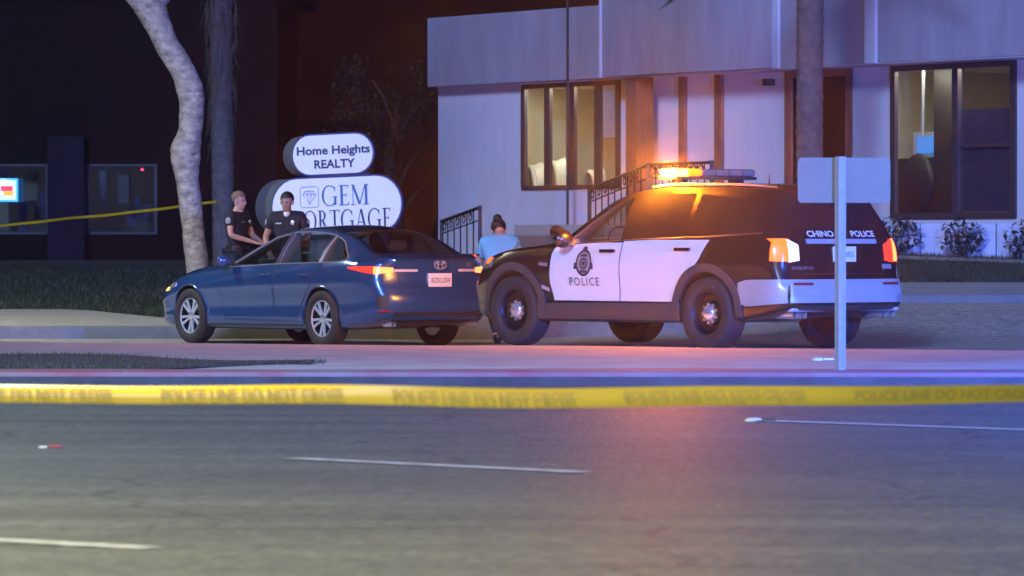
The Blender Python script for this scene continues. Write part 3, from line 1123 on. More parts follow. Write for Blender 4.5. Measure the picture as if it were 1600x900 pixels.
        g = [[(s * lerp(.775, .64, i / 4), lerp(.92 + .02 * i / 4, 1.165 - .015 * i, j / 5)) for j in range(6)] for i in range(5)]
        sh.patch('lamp_inner', g, 'r', M['tail_white'] if s > 0 else M['tail_red'], tl, 1, .012, .02)
        g = [[(s * lerp(.78, .52, i / 5), lerp(.685, .71, j / 2)) for j in range(3)] for i in range(6)]
        sh.patch('reflector', g, 'r', M['reflector'], root, 1, .026, .02)
        bm = BM()
        for yy in (.60, .72):
            lathe(bm, [(.045, -1.07), (.045, -.8), (.038, -.8), (.038, -1.06)], 'x', 18, (0, yy * s, .375), False)
        link('exhaust_tip', bm, M['chrome'], root, smooth=50)
        sh.strip('roof_rail', [(x, lin([(-.7, .60), (1.2, .60)], x) * s) for x in frange(-.7, 1.2, .2)], .03, 't', M['steel'], root, 1, .02)
        for x in (0, 3.025):
            wheel(root, x, .865 * s, .383, .383, .232, .25, s, (M['black_steel'], M['chrome']), 'steel')
    # rear bumper, valance and step
    g = [[(lerp(-.91, .91, i / 16), lerp(.50, .745, j / 5)) for j in range(6)] for i in range(17)]
    bp = sh.patch('rear_bumper', g, 'r', M['pale_grey'], root, 1, .02, .03)
    for s in (1, -1):
        sh.patch('bumper_side', span(-1.075, -.47, [(-1.1, .50), (-.6, .46), (-.45, .50)], [(-1.1, .745), (-.6, .74), (-.45, .70)], 10, 4), 'y', M['pale_grey'], bp, s, .014, .03)
    g = [[(lerp(-.70, .70, i / 14), lerp(.40, .475, j / 3)) for j in range(4)] for i in range(15)]
    sh.patch('rear_valance', g, 'r', M['trim_black'], root, 1, .016, .02)
    for y0, y1 in ((.30, .80), (-.80, -.22)):
        bm = BM()
        box(bm, -1.09, -1.02, y0, y1, .41, .45, .015)
        link('lower_skid', bm, M['alloy'], root, smooth=45)
    bm = BM()
    box(bm, -1.125, -1.09, -.16, -.02, .555, .615, .008)
    link('tow_cover', bm, M['trim_black'], root, smooth=45)
    # tailgate: dark window, spoiler, garnish, plate, writing
    g = []
    for j in range(9):
        z = lerp(1.27, 1.60, j / 8)
        w = lerp(.74, .62, j / 8)
        g.append([(lerp(-w, w, i / 12), z) for i in range(13)])
    sh.patch('rear_window', g, 'r', M['dark_glass'], root, 1, .004, .01)
    bm = BM()
    P = []
    for y in frange(-.66, .66, .11):
        e = .05 * (1 - (y / .66) ** 2)
        P.append([(-.55, y, 1.735), (-.84 - e, y, 1.705), (-.86 - e, y, 1.69), (-.62, y, 1.655)])
    grid_mesh(bm, P)
    spo = link('spoiler', bm, M['black_paint'], root, smooth=50)
    bm = BM()
    box(bm, -.925, -.90, -.06, .12, 1.672, 1.688, .004)
    link('brake_light', bm, M['tail_red'], spo)
    g = [[(lerp(-.52, .52, i / 12), lerp(1.115, 1.165, j / 2)) for j in range(3)] for i in range(13)]
    sh.patch('tailgate_trim', g, 'r', M['badge_grey'], root, 1, .012, .02)
    lettering(sh, 'lettering', 'CHINO', .085, .30, 1.215, 'r', M['white_paint'], root, sx=1.35, bold=.002)
    lettering(sh, 'lettering', 'POLICE', .085, -.33, 1.215, 'r', M['white_paint'], root, sx=1.35, bold=.002)
    bm = BM()
    p = sh.at(0, 1.0, 'r', 1, .012)
    box(bm, p.x - .004, p.x + .02, -.165, .165, .925, 1.085, .004)
    pl = link('number_plate', bm, M['plate'], root, smooth=40)
    vf = text_verts('1574803', .085, sx=.85)
    mapped_mesh('lettering', vf, lambda u, v: (p.x - .007, -u, 1.0 + v), M['plate_ink'], pl)
    lettering(sh, 'model_badge', 'INTERCEPTOR', .045, .60, .86, 'r', M['chrome'], root, sx=1.0)
    g = [[(lerp(-.74, -.60, i / 3), lerp(.85, .90, j / 2)) for j in range(3)] for i in range(4)]
    sh.patch('model_badge', g, 'r', M['chrome'], root, 1, .01, .02)
    sh.strip('tailgate_seam', [(.74, 1.2), (.60, .80), (-.60, .80), (-.74, 1.2)], .010, 'r', M['black'], root, 1, .0)
    g = []
    for i in range(13):
        x = lerp(1.62, 2.36, i / 12)
        w = lerp(.64, .78, i / 12)
        g.append([(x, lerp(-w, w, j / 12)) for j in range(13)])
    sh.patch('windscreen', g, 't', M['car_glass'], root, 1, .004, .004)
    # roof light bar across the roof
    bm = BM()
    box(bm, .84, 1.12, -.60, .60, 1.80, 1.835, .01)
    for y in (-.42, .42):
        box(bm, .90, 1.06, y - .04, y + .04, 1.735, 1.81)
    lb = link('light_bar', bm, M['trim_black'], root, smooth=40)
    n = 6
    for k in range(n):
        y0, y1 = lerp(-.60, .60, k / n) + .004, lerp(-.60, .60, (k + 1) / n) - .004
        bm = BM()
        box(bm, .85, 1.11, y0, y1, 1.836, 1.915, .03)
        if lit == 'amber':
            mm = M['bar_amber'] if k == n - 1 else (M['bar_amber_soft'] if k == n - 2 else M['bar_smoke'])
        else:
            mm = M['bar_blue'] if k not in (2, 3) else M['bar_white']
        link('lamp_module', bm, mm, lb, smooth=45)
    bm = BM()
    tube(bm, [(-.1, .15, 1.75), (-.1, .15, 1.80), (-.11, .15, 1.86)], [.012, .006, .004], 6)
    link('roof_antenna', bm, M['black'], root, smooth=50)
    bm = BM()
    lathe(bm, [(.178, 0), (.19, .012), (.178, .024), (.166, .012), (.178, 0)], 'x', 28, (1.95, .38, 1.12), False)
    link('steering_wheel', bm, M['trim_black'], root, smooth=60)
    for y in (.38, -.38):
        bm = BM()
        box(bm, 1.30, 1.44, y - .24, y + .24, .7, 1.26, .05)
        so = link('seat_back', bm, M['car_interior'], root, smooth=50)
        bm = BM()
        box(bm, 1.31, 1.41, y - .12, y + .12, 1.28, 1.45, .04)
        link('headrest', bm, M['car_interior'], so, smooth=50)
    sh.bm.free()
    return root


M['bar_amber'] = emit('beacon_amber', (1.0, 0.42, 0.010), 20.0, (0.5, 0.2, 0.02))
M['bar_amber_soft'] = emit('beacon_amber_soft', (1.0, 0.10, 0.0), 1.8, (0.5, 0.2, 0.02))
M['bar_clear'] = mat('beacon_clear', (0.62, 0.60, 0.60), 0.2, coat=.5)
M['bar_smoke'] = mat('beacon_smoked', (0.16, 0.15, 0.15), 0.25, coat=.4)
M['bar_white'] = emit('beacon_white', (0.85, 0.92, 1.0), 60.0)
M['bar_blue'] = emit('beacon_blue', (0.10, 0.22, 1.0), 12.0, (0.02, 0.05, 0.4))
SUV_A = R(180 - 48.1)
patrol = make_patrol((2.763, 54.35, 0), SUV_A, 'amber', 'black and white police car with its amber roof beacon lit')
# the amber beacon's own light
def lamp(name, loc, col, power, rad, parent=None):
    l = bpy.data.lights.new(name, 'POINT')
    l.color = col
    l.energy = power
    l.shadow_soft_size = rad
    o = bpy.data.objects.new(name, l)
    C.objects.link(o)
    o.location = loc
    if parent:
        o.parent = parent
    return o


lamp('beacon_light', (.98, .66, 1.91), (1.0, 0.22, 0.008), 540, .05, patrol)
# a second patrol car outside the frame carries the blue light that reaches the road from the right
patrol2 = make_patrol((13.0, 34.0, 0), R(150), 'blue', 'black and white police car with blue roof beacons beside the median island')
lamp('beacon_light', (.98, .0, 2.05), (0.05, 0.15, 1.0), 13000, .12, patrol2)

# ------------------------------------------------------------------ office building (local x runs along the front wall, y into the building)
bld = empty('office_building', (-1.21, 84.0, 0), R(-60))
tag(bld, 'white stucco office building with grey overhanging fascia and bronze framed windows', 'building')


def bpart(name, m, *boxes, parent=None, bev=0.0):
    bm = BM()
    for b in boxes:
        box(bm, *b, bev)
    return link(name, bm, m, parent or bld, smooth=35 if bev else None)


T = .08
# front wall pieces around the openings
bpart('wall', M['stucco'], (0, 2.79, 0, T, 0, 3.66))
bpart('wall', M['stucco'], (2.79, 5.74, 0, T, 0, 1.98))
bpart('wall', M['stucco'], (2.79, 5.74, 0, T, 3.545, 3.66))
bpart('wall', M['stucco'], (5.74, 10.44, 0, T, 0, 3.66))
bpart('wall', M['stucco'], (10.44, 12.20, 0, T, 0, 1.36))
bpart('wall', M['stucco'], (12.20, 13.18, 0, T, 0, 3.66))
bpart('wall', M['stucco'], (13.18, 16.20, 0, T, 0, 1.42))
bpart('wall', M['stucco'], (16.20, 19.5, 0, T, 0, 3.66))
bpart('side_wall', M['stucco'], (0, .25, T, 9, 0, 3.66), (.25, 19.25, 8.75, 9, 0, 3.66))
bpart('side_wall', M['stucco'], (19.25, 19.5, T, 9, 0, 3.66))
bpart('roof', M['fascia'], (-.02, 19.5, .02, 9, 3.665, 3.75))
# fascia: lower left run, taller boxed run over the entrance and the right
bpart('fascia', M['fascia'], (.18, 6.38, -.30, .30, 3.63, 4.75))
bpart('fascia', M['fascia'], (6.37, 11.13, -.70, .31, 3.62, 5.4), bev=.012)
bpart('fascia', M['fascia'], (11.27, 13.49, -.64, .31, 3.62, 5.4))
bpart('fascia', M['fascia'], (13.77, 19.6, -.64, .31, 3.62, 5.4))
bpart('fascia_strip', M['fascia_light'], (11.14, 11.26, -.68, .3, 3.615, 5.41))
bpart('fascia_strip', M['fascia_light'], (13.50, 13.76, -.68, .3, 3.615, 5.41))
bpart('fascia_strip', M['fascia_light'], (6.315, 6.365, -.72, .1, 3.61, 5.41))
bpart('soffit', M['fascia_light'], (6.39, 19.5, -.62, -.01, 3.60, 3.617))
bpart('downpipe', M['bronze'], (4.705, 4.73, -.345, -.31, 1.2, 4.9))
# posts
bpart('entrance_post', M['redwood'], (6.82, 7.14, -.55, -.25, .8, 3.60), bev=.01)
bpart('timber_strip', M['redwood'], (7.57, 7.72, -.07, -.002, 1.2, 3.60))
bpart('timber_strip', M['redwood'], (8.58, 8.76, -.07, -.002, 1.2, 3.60))
# left window: four lights
M['room_wall'] = mat('room_wall', (0.46, 0.42, 0.30), 0.9, var=.06)
M['room_dark'] = mat('room_dark', (0.05, 0.045, 0.05), 0.9)
M['room_floor'] = mat('room_floor', (0.12, 0.10, 0.08), 0.8, var=.2)
M['blind'] = mat('white_blind', (0.84, 0.84, 0.82), 0.7)
M['room_lamp'] = emit('ceiling_panel_light', (1.0, 0.90, 0.66), 18.0, (0.8, 0.8, 0.8))
M['pale_buff'] = mat('pale_reflection_and_desk', (0.55, 0.52, 0.42), 0.5)  # buff of the modelled reflection curves and the lobby desk
wf = bpart('window', M['bronze'], (2.76, 5.77, -.03, .03, 1.92, 1.99), (2.76, 5.77, -.03, .03, 3.53, 3.60), (2.75, 2.87, -.032, .03, 1.985, 3.535), (5.66, 5.78, -.032, .03, 1.985, 3.535))
for u in (3.57, 4.33, 5.11):
    bpart('mullion', M['bronze'], (u - .085, u + .085, -.031, .025, 1.985, 3.535), parent=wf)
ed = [2.87, 3.485, 3.655, 4.245, 4.415, 5.025, 5.195, 5.66]
for a, b in zip(ed[0::2], ed[1::2]):
    bpart('pane', M['glass'], (a, b, .004, .010, 1.99, 3.53), parent=wf)
# room behind
rm = bpart('front_room', M['room_wall'], (2.3, 6.2, 2.6, 2.7, 1.3, 3.6))
bpart('room_side', M['room_wall'], (2.2, 2.3, .10, 2.6, 1.3, 3.6), (6.2, 6.3, .10, 2.6, 1.3, 3.6), parent=rm)
bpart('room_floor', M['room_floor'], (2.3, 6.2, .10, 2.6, 1.30, 1.34), parent=rm)
bpart('room_ceiling', M['blind'], (2.3, 6.2, .10, 2.6, 3.56, 3.6), parent=rm)
bpart('ceiling_light', M['room_lamp'], (3.0, 5.0, .12, .28, 3.545, 3.558), parent=rm)
bm = BM()
for k in range(22):
    z = 2.72 + k * .036
    box(bm, 5.12, 5.70, .05, .07, z, z + .031)
link('blind', bm, M['blind'], rm)
for u, y_, h_ in ((2.62, .22, .80), (3.30, .24, .86), (4.35, .3, .70)):      # rounded pale curves added by the glass in place of its reflections
    bm = BM()
    P = []
    for i in range(15):
        t = math.pi * i / 14
        P.append([(u + .30 * math.cos(t), y_ + .1 * k - .06 * math.cos(t), 1.5 + .1 * k + (h_ - .06 * k) * math.sin(t) ** .7) for k in range(3)])
    grid_mesh(bm, P)
    tube(bm, [p[0] for p in P], .04, 6)
    link('chair_or_reflection', bm, M['pale_buff'], rm, smooth=60)
bpart('cabinet', M['room_dark'], (4.5, 5.2, 2.2, 2.58, 1.34, 2.9), parent=rm)
bpart('picture', M['fascia_light'], (2.9, 3.4, 2.57, 2.595, 2.4, 2.9), parent=rm)
# entrance recess with a timber door frame
dr = bpart('entrance_door', M['redwood'], (10.44, 10.62, -.03, .03, 1.37, 3.62), (12.04, 12.20, -.03, .03, 1.37, 3.62), (10.62, 12.04, -.03, .03, 3.50, 3.62))
bpart('pane', M['glass_dark'], (10.62, 12.04, .004, .010, 1.4, 3.5), parent=dr)
bpart('mullion', M['redwood'], (11.30, 11.38, -.02, .025, 1.4, 3.5), parent=dr)
bpart('mullion', M['redwood'], (11.38, 12.04, -.02, .025, 2.2, 2.27), parent=dr)
lob = bpart('lobby', M['room_dark'], (9.5, 12.29, 2.4, 2.5, 1.3, 3.6), (9.4, 9.5, .10, 2.4, 1.3, 3.6))
bpart('lobby_desk', M['pale_buff'], (10.6, 11.6, .35, .6, 1.36, 2.3), parent=lob)
# storefront on the right
st = bpart('storefront', M['bronze'], (13.18, 13.30, -.03, .03, 1.43, 3.60), (16.08, 16.22, -.03, .03, 1.43, 3.60), (13.30, 16.08, -.03, .03, 3.52, 3.60), (13.30, 16.08, -.03, .03, 1.43, 1.52))
bpart('mullion', M['bronze'], (14.72, 14.86, -.04, .03, 1.525, 3.515), parent=st)
bpart('mullion', M['bronze'], (14.865, 16.075, -.025, .025, 2.42, 2.47), parent=st)
bpart('pane', M['glass'], (13.30, 14.72, .004, .010, 1.52, 3.52), parent=st)
bpart('pane', M['glass'], (14.86, 16.08, .004, .010, 1.52, 3.52), parent=st)
M['purple_blind'] = mat('dark_roller_blind', (0.075, 0.06, 0.10), 0.9, var=.15, scale=3)
ro = bpart('rear_office', M['room_wall'], (12.4, 16.9, 3.0, 3.1, 1.3, 3.6))
bpart('room_side', M['room_wall'], (16.9, 17.0, .10, 3.0, 1.3, 3.6), (12.3, 12.4, .10, 3.0, 1.3, 3.6), parent=ro)
bpart('room_ceiling', M['blind'], (12.4, 16.9, .10, 3.0, 3.56, 3.6), parent=ro)
bpart('ceiling_light', M['room_lamp'], (13.4, 15.6, .12, .28, 3.545, 3.558), parent=ro)
bpart('roller_blind', M['purple_blind'], (14.70, 16.2, .05, .06, 1.53, 2.95), parent=ro)
bpart('column', M['black'], (13.62, 14.10, .42, .6, 1.34, 3.55), parent=ro)
bpart('low_partition', M['room_dark'], (12.42, 13.6, .5, .56, 1.34, 2.30), parent=ro)
bm = BM()
tube(bm, [(13.55, .30, 3.55), (13.50, .32, 3.1), (13.45, .35, 2.6)], .025, 6)
link('hanging_cord', bm, M['fascia'], ro, smooth=60)
bm = BM()
bmesh.ops.create_uvsphere(bm, u_segments=14, v_segments=10, radius=1, matrix=Matrix.Translation((13.35, .34, 1.95)) @ Matrix.Diagonal((.38, .1, .42, 1)))
link('chair_or_reflection', bm, M['black'], ro, smooth=60)
M['screen_blue'] = emit('screen_blue', (0.06, 0.30, 1.0), 0.36)
scr = bpart('monitor', M['fascia_light'], (12.58, 13.20, .78, .82, 2.33, 2.68), parent=ro)
bpart('screen', M['screen_blue'], (12.68, 13.16, .772, .779, 2.37, 2.62), parent=scr)
# small wall lamp box under the soffit
bpart('camera_housing', M['bronze'], (10.05, 10.15, -.16, -.002, 3.40, 3.50))

# planter wall with shrubs along the right front
M['planter'] = mat('painted_block', (0.42, 0.46, 0.56), 0.9, var=.12, scale=3, bump=.3)
pw = empty('planter_wall', (0, 0, 0))
tag(pw, 'low pale block planter wall below the storefront window', 'wall')
A, B = Vector((3.95, 68.4)), Vector((9.8, 66.4))
n = 12
for i in range(n):
    p, q = A.lerp(B, i / n), A.lerp(B, (i + 1) / n)
    bm = BM()
    d = (q - p)
    box(bm, .006, d.length - .006, 0, .22, -.25, .36 + .004 * (i % 3), .012)
    o = link('block', bm, M['planter'], pw, smooth=40)
    zb = z_land((p.x + q.x) / 2, p.y)
    o.location = (p.x, p.y, 1.0)
    o.rotation_euler = (0, 0, math.atan2(d.y, d.x))
# path edge strip in front of the planter
bm = BM()
grid_mesh(bm, [[(lerp(3.9, 10, k / 12), lerp(68.0, 65.9, k / 12) - w, z_land(lerp(3.9, 10, k / 12), lerp(68.0, 65.9, k / 12) - w) + .03) for w in (0, .45)] for k in range(13)])
tag(link('path', bm, M['concrete']), kind='structure')


def leafy(name, n, fpos, size, m, parent=None):
    """many small bent leaf faces"""
    vs, fs = [], []
    for i in range(n):
        p = Vector(fpos())
        d = Vector((random.gauss(0, 1), random.gauss(0, 1), random.gauss(0, .7))).normalized()
        a = d.cross(Vector((0, 0, 1)))
        if a.length < .1:
            a = Vector((1, 0, 0))
        a.normalize()
        s = size * random.uniform(.6, 1.3)
        k = len(vs)
        vs += [tuple(p - d * s), tuple(p + a * s * .4 + Vector((0, 0, .1 * s))), tuple(p + d * s), tuple(p - a * s * .4 + Vector((0, 0, .1 * s)))]
        fs.append((k, k + 1, k + 2, k + 3))
    me = bpy.data.meshes.new(name)
    me.from_pydata(vs, [], fs)
    return link(name, me, m, parent)


M['leaf_dark'] = mat('dark_leaf', (0.022, 0.032, 0.02), 0.7, var=.4, scale=3)
M['leaf_brown'] = mat('brown_dry_leaf', (0.022, 0.015, 0.011), 0.9, var=.4, scale=3)
M['bark_dark'] = mat('dark_bark', (0.025, 0.019, 0.017), 0.9, var=.3, scale=8, bump=.6)
for i in range(7):
    x, y = lerp(4.25, 9.3, i / 6), lerp(68.0, 66.3, i / 6)
    z0 = z_land(x, y)
    r = random.uniform(.18, .28)
    sb = empty('planter_shrub', (x, y, z0))
    def fp():
        while True:
            a, b, c = (random.uniform(-1, 1) for _ in range(3))
            if a * a + b * b + c * c < 1:
                return a * r * 1.3, b * r * .7, .28 + c * r
    leafy('foliage', 260, fp, .06, M['leaf_dark'], sb)
    bm = BM()
    for k in range(3):
        tube(bm, [(0, 0, -.05), (random.uniform(-.1, .1), random.uniform(-.05, .05), .3)], [.012, .006], 5)
    link('stem', bm, M['bark_dark'], sb)
    tag(sb, 'small dark leafy shrub in front of the pale planter wall', 'shrub', 'shrubs along the planter wall')

# ------------------------------------------------------------------ iron railings
def railing(name, label, p0, p1, h, nb, post_both=True, drop=0.0):
    """sloping wrought iron panel with a scroll band under the rail; p0, p1 are rail feet"""
    r = empty(name, p0)
    tag(r, label, 'railing')
    a, b = Vector((0, 0, 0)), Vector(p1) - Vector(p0)
    bm = BM()
    tube(bm, [a + Vector((0, 0, h)), b + Vector((0, 0, h))], .026, 6)
    link('top_rail', bm, M['iron'], r, smooth=60)
    bm = BM()
    tube(bm, [a + Vector((0, 0, h - .19)), b + Vector((0, 0, h - .19))], .012, 6)
    tube(bm, [a + Vector((0, 0, .08)), b + Vector((0, 0, .08))], .014, 6)
    link('cross_bar', bm, M['iron'], r, smooth=60)
    for q in (a, b):
        bm = BM()
        box(bm, q.x - .03, q.x + .03, q.y - .03, q.y + .03, q.z - .15 - drop, q.z + h + .03)
        link('post', bm, M['iron'], r)
    for i in range(1, nb):
        q = a.lerp(b, i / nb)
        bm = BM()
        tube(bm, [q + Vector((0, 0, .08)), q + Vector((0, 0, h))], .012, 5)
        link('baluster', bm, M['iron'], r)
        if i < nb:
            c = a.lerp(b, (i - .5) / nb) + Vector((0, 0, h - .095))
            dv = (b - a).normalized()
            bm = BM()
            rad = min(.075, (b - a).length / nb * .42)
            tube(bm, [c + dv * rad * math.cos(t) * (1 - .05 * t) + Vector((0, 0, rad * math.sin(t) * (1 - .05 * t))) for t in frange(0, 8, .5)], .010, 5)
            link('scroll', bm, M['iron'], r, smooth=60)
    return r


def wpt(px, py, Y):
    return Vector(((px - 800) / F * Y, Y, CAM_H + (368 - py) / F * Y))


a, b = wpt(690, 346, 79.5), wpt(750, 324, 77.8)
railing('stair_railing', 'black iron stair railing at the left corner of the white office building', (a.x, a.y, a.z - .80), (b.x, b.y, b.z - .80), .80, 6, drop=.5)
a, b = wpt(921, 296, 76.5), wpt(1012, 258, 73.5)
railing('stair_railing', 'black iron stair railing climbing to the entrance behind the police car', (a.x, a.y, a.z - .85), (b.x, b.y, b.z - .85), .85, 9, drop=.8)
a, b = wpt(1014, 257, 73.4), wpt(1112, 254, 72.0)
railing('landing_railing', 'black iron landing railing beside the red-brown entrance post', (a.x, a.y, a.z - .85), (b.x, b.y, b.z - .85), .85, 9, drop=.8)
# steps and landing under the railings
bm = BM()
nst = 6
for k in range(nst):
    box(bm, 5.3 + k * .34, 9.6, -2.6, -.02, 0, 1.36 - (nst - 1 - k) * .16)
so = link('entrance_steps', bm, M['concrete'])
so.location, so.rotation_euler = bld.location, bld.rotation_euler
tag(so, 'concrete entrance steps in front of the white office building', 'steps')

# ------------------------------------------------------------------ monument sign: two stacked pill boxes
M['sign_face'] = mat('white_sign_face', (0.80, 0.80, 0.84), 0.45)
M['sign_trim'] = mat('navy_sign_edge', (0.03, 0.045, 0.16), 0.5)
M['sign_body'] = mat('grey_sign_body', (0.17, 0.18, 0.20), 0.55, var=.08)
M['ink_navy'] = mat('navy_lettering', (0.02, 0.03, 0.085), 0.6)
M['ink_blue'] = mat('blue_lettering', (0.025, 0.13, 0.30), 0.6)
M['ink_pale'] = mat('pale_outline', (0.33, 0.37, 0.52), 0.6)
SG = empty('monument_sign', (-2.45, 72.0, 0), R(-25))
tag(SG, 'two stacked white pill-shaped office signs behind the blue sedan', 'sign')
TILT = R(2.0)


def pill(cx, cz, w, h, n=12):
    r = h / 2 * .98
    pts = []
    for k in range(n + 1):
        t = -math.pi / 2 + math.pi * k / n
        pts.append((cx + w / 2 - r + r * math.cos(t), cz + h / 2 * math.sin(t)))
    for k in range(n + 1):
        t = math.pi / 2 + math.pi * k / n
        pts.append((cx - w / 2 + r + r * math.cos(t), cz + h / 2 * math.sin(t)))
    return [(x * math.cos(TILT) - (z - cz) * math.sin(TILT), cz + (z - cz) * math.cos(TILT) + x * math.sin(TILT)) for x, z in pts]


def sign_box(name, cx, cz, w, h, back):
    bm = BM()
    prism(bm, pill(cx, cz, w, h), .0, .62, back)
    o = link(name, bm, M['sign_body'], SG, smooth=40)
    bm = BM()
    prism(bm, pill(cx, cz, w + .035, h + .035), -.03, -.002)
    link('edge_trim', bm, M['sign_trim'], o, smooth=40)
    bm = BM()
    prism(bm, pill(cx, cz, w - .012, h - .012), -.042, -.031)
    link('face', bm, M['sign_face'], o, smooth=40)
    return o


lo_s = sign_box('sign_box', .0, 1.62, 2.04, .80, (-.62, 0))
up_s = sign_box('sign_box', -.06, 2.345, 1.27, .56, (-.50, 0))
bm = BM()
box(bm, -.75, .6, .12, .42, -.1, 1.24)
link('base', bm, M['sign_body'], SG)
bm = BM()
box(bm, -.5, .3, .2, .4, 1.95, 2.1)
link('neck', bm, M['sign_body'], SG)


def on_face(x, z, cz, k=0):
    """face coordinates, the tilt of the box included"""
    return (x * math.cos(TILT) - (z - cz) * math.sin(TILT), -.047 - k * .0006, cz + (z - cz) * math.cos(TILT) + x * math.sin(TILT))


mapped_mesh('lettering', text_verts('Home Heights', .165, sx=1.20, bold=.0045), lambda u, v: on_face(-.05 + u, 2.40 + v, 2.345), M['ink_navy'], up_s)
mapped_mesh('lettering', text_verts('REALTY', .165, sx=1.12, bold=.0045), lambda u, v: on_face(-.04 + u, 2.205 + v, 2.345), M['ink_navy'], up_s)


def serif(ch):
    """strokes of a roman capital in a unit cap height: list of convex-strip polygons; returns strips, width"""
    S = []
    def bar(x0, y0, x1, y1):
        S.append([((x0, y0), (x0, y1)), ((x1, y0), (x1, y1))])
    def diag(xa, ya, xb, yb, w):
        S.append([((xa - w / 2, ya), (xa + w / 2, ya)), ((xb - w / 2, yb), (xb + w / 2, yb))])
    def arc(cx, cy, rx, ry, a0, a1, thin, thick, n=16):
        st = []
        for k in range(n + 1):
            t = R(lerp(a0, a1, k / n))
            w = lerp(thin, thick, abs(math.cos(t)) ** 1.3)
            st.append(((cx + rx * math.cos(t), cy + ry * math.sin(t)), (cx + (rx - w) * math.cos(t), cy + (ry - min(w, thin * 1.3)) * math.sin(t))))
        S.append(st)
    th, tn, sf = .13, .045, .04
    if ch == 'E':
        bar(.10, 0, .10 + th, 1); bar(.02, 0, .58, tn); bar(.02, 1 - tn, .55, 1); bar(.2, .49, .44, .49 + tn)
        bar(.53, 0, .57, .17); bar(.50, .84, .54, 1); bar(.42, .42, .45, .59)
        w = .62
    elif ch == 'T':
        bar(.30, 0, .30 + th, 1); bar(.02, 1 - tn, .71, 1); bar(.20, 0, .53, sf); bar(.02, .84, .06, 1); bar(.67, .84, .71, 1)
        w = .73
    elif ch == 'M':
        bar(.12, 0, .16, 1); bar(.84, 0, .84 + th, 1); diag(.15, 1, .52, .02, .13); diag(.86, 1, .52, .02, .055)
        bar(.03, 0, .26, sf); bar(.74, 0, 1.05, sf); bar(.03, 1 - sf, .2, 1); bar(.84, 1 - sf, 1.05, 1)
        w = 1.08
    elif ch == 'A':
        diag(.10, 0, .39, 1, .05); diag(.68, 0, .40, 1, .14); bar(.22, .33, .58, .33 + tn); bar(0, 0, .22, sf); bar(.55, 0, .82, sf)
        w = .80
    elif ch == 'R':
        bar(.10, 0, .10 + th, 1); bar(.02, 0, .33, sf); bar(.02, 1 - sf, .3, 1)
        arc(.28, .745, .27, .255, -90, 90, tn, th); bar(.2, .49, .30, .49 + tn); bar(.2, 1 - tn, .30, 1)
        diag(.62, 0, .34, .5, .14); bar(.55, 0, .76, sf)
        w = .74
    elif ch == 'O':
        arc(.44, .5, .44, .52, 0, 360, tn, .125, 30)
        w = .92
    elif ch == 'G':
        arc(.46, .5, .46, .52, 42, 322, tn, .125, 26)
        bar(.72, .04, .72 + th, .42); bar(.62, .42, .92, .42 + sf); bar(.76, .70, .80, .92)
        w = .94
    else:
        w = .4
    return S, w


def serif_text(s, x, z, h, sx, cz, m, parent, gap=.06):
    vs, fs = [], []
    lay = 0
    for ch in s:
        S, w = serif(ch)
        for st in S:
            lay = (lay + 1) % 9
            k0 = len(vs)
            for (a, b) in st:
                for q in (a, b):
                    vs.append(on_face(x + q[0] * h * sx, z + q[1] * h, cz, lay))
            for k in range(len(st) - 1):
                i = k0 + 2 * k
                fs.append((i, i + 1, i + 3, i + 2))
        x += (w + gap) * h * sx
    me = bpy.data.meshes.new('lettering')
    me.from_pydata(vs, [], fs)
    return link('lettering', me, m, parent)


serif_text('GEM', -.225, 1.62, .285, .95, 1.62, M['ink_blue'], lo_s)
serif_text('MORTGAGE', -.78, 1.275, .285, .80, 1.62, M['ink_navy'], lo_s)
# diamond outline in a rounded square
gx, gz = -.42, 1.755
bm = BM()
def fl(pts, wd, k):
    pts = [Vector(on_face(gx + x, gz + z, 1.62, k)) for x, z in pts]
    tube(bm, pts, wd, 4)
q = .145
rs = [(-q, -q + .03), (-q, q - .03), (-q + .03, q), (q - .03, q), (q, q - .03), (q, -q + .03), (q - .03, -q), (-q + .03, -q), (-q, -q + .03)]
fl(rs, .006, 1)
dia = [(-.105, .035), (-.06, .085), (.06, .085), (.105, .035), (0, -.10), (-.105, .035), (.105, .035)]
fl(dia, .006, 2)
fl([(-.06, .085), (-.035, .035), (0, -.10), (.035, .035), (.06, .085)], .005, 3)
fl([(-.035, .035), (0, .085), (.035, .035)], .005, 4)
link('gem_logo', bm, M['ink_pale'], lo_s)

# ------------------------------------------------------------------ trees
M['pale_bark'] = mat('pale_smooth_bark', (0.46, 0.40, 0.31), 0.85, col2=(0.15, 0.125, 0.10), scale=7, bump=1.0, bscale=16, stretch=(1, 1, 1.6), detail=9)
M['palm_bark'] = mat('palm_bark', (0.105, 0.085, 0.08), 0.95, var=.3, scale=10, bump=.8, bscale=30)
M['frond'] = mat('palm_frond', (0.045, 0.07, 0.025), 0.6, var=.3)
M['dry_frond'] = mat('dry_frond', (0.10, 0.07, 0.04), 0.9, var=.35)


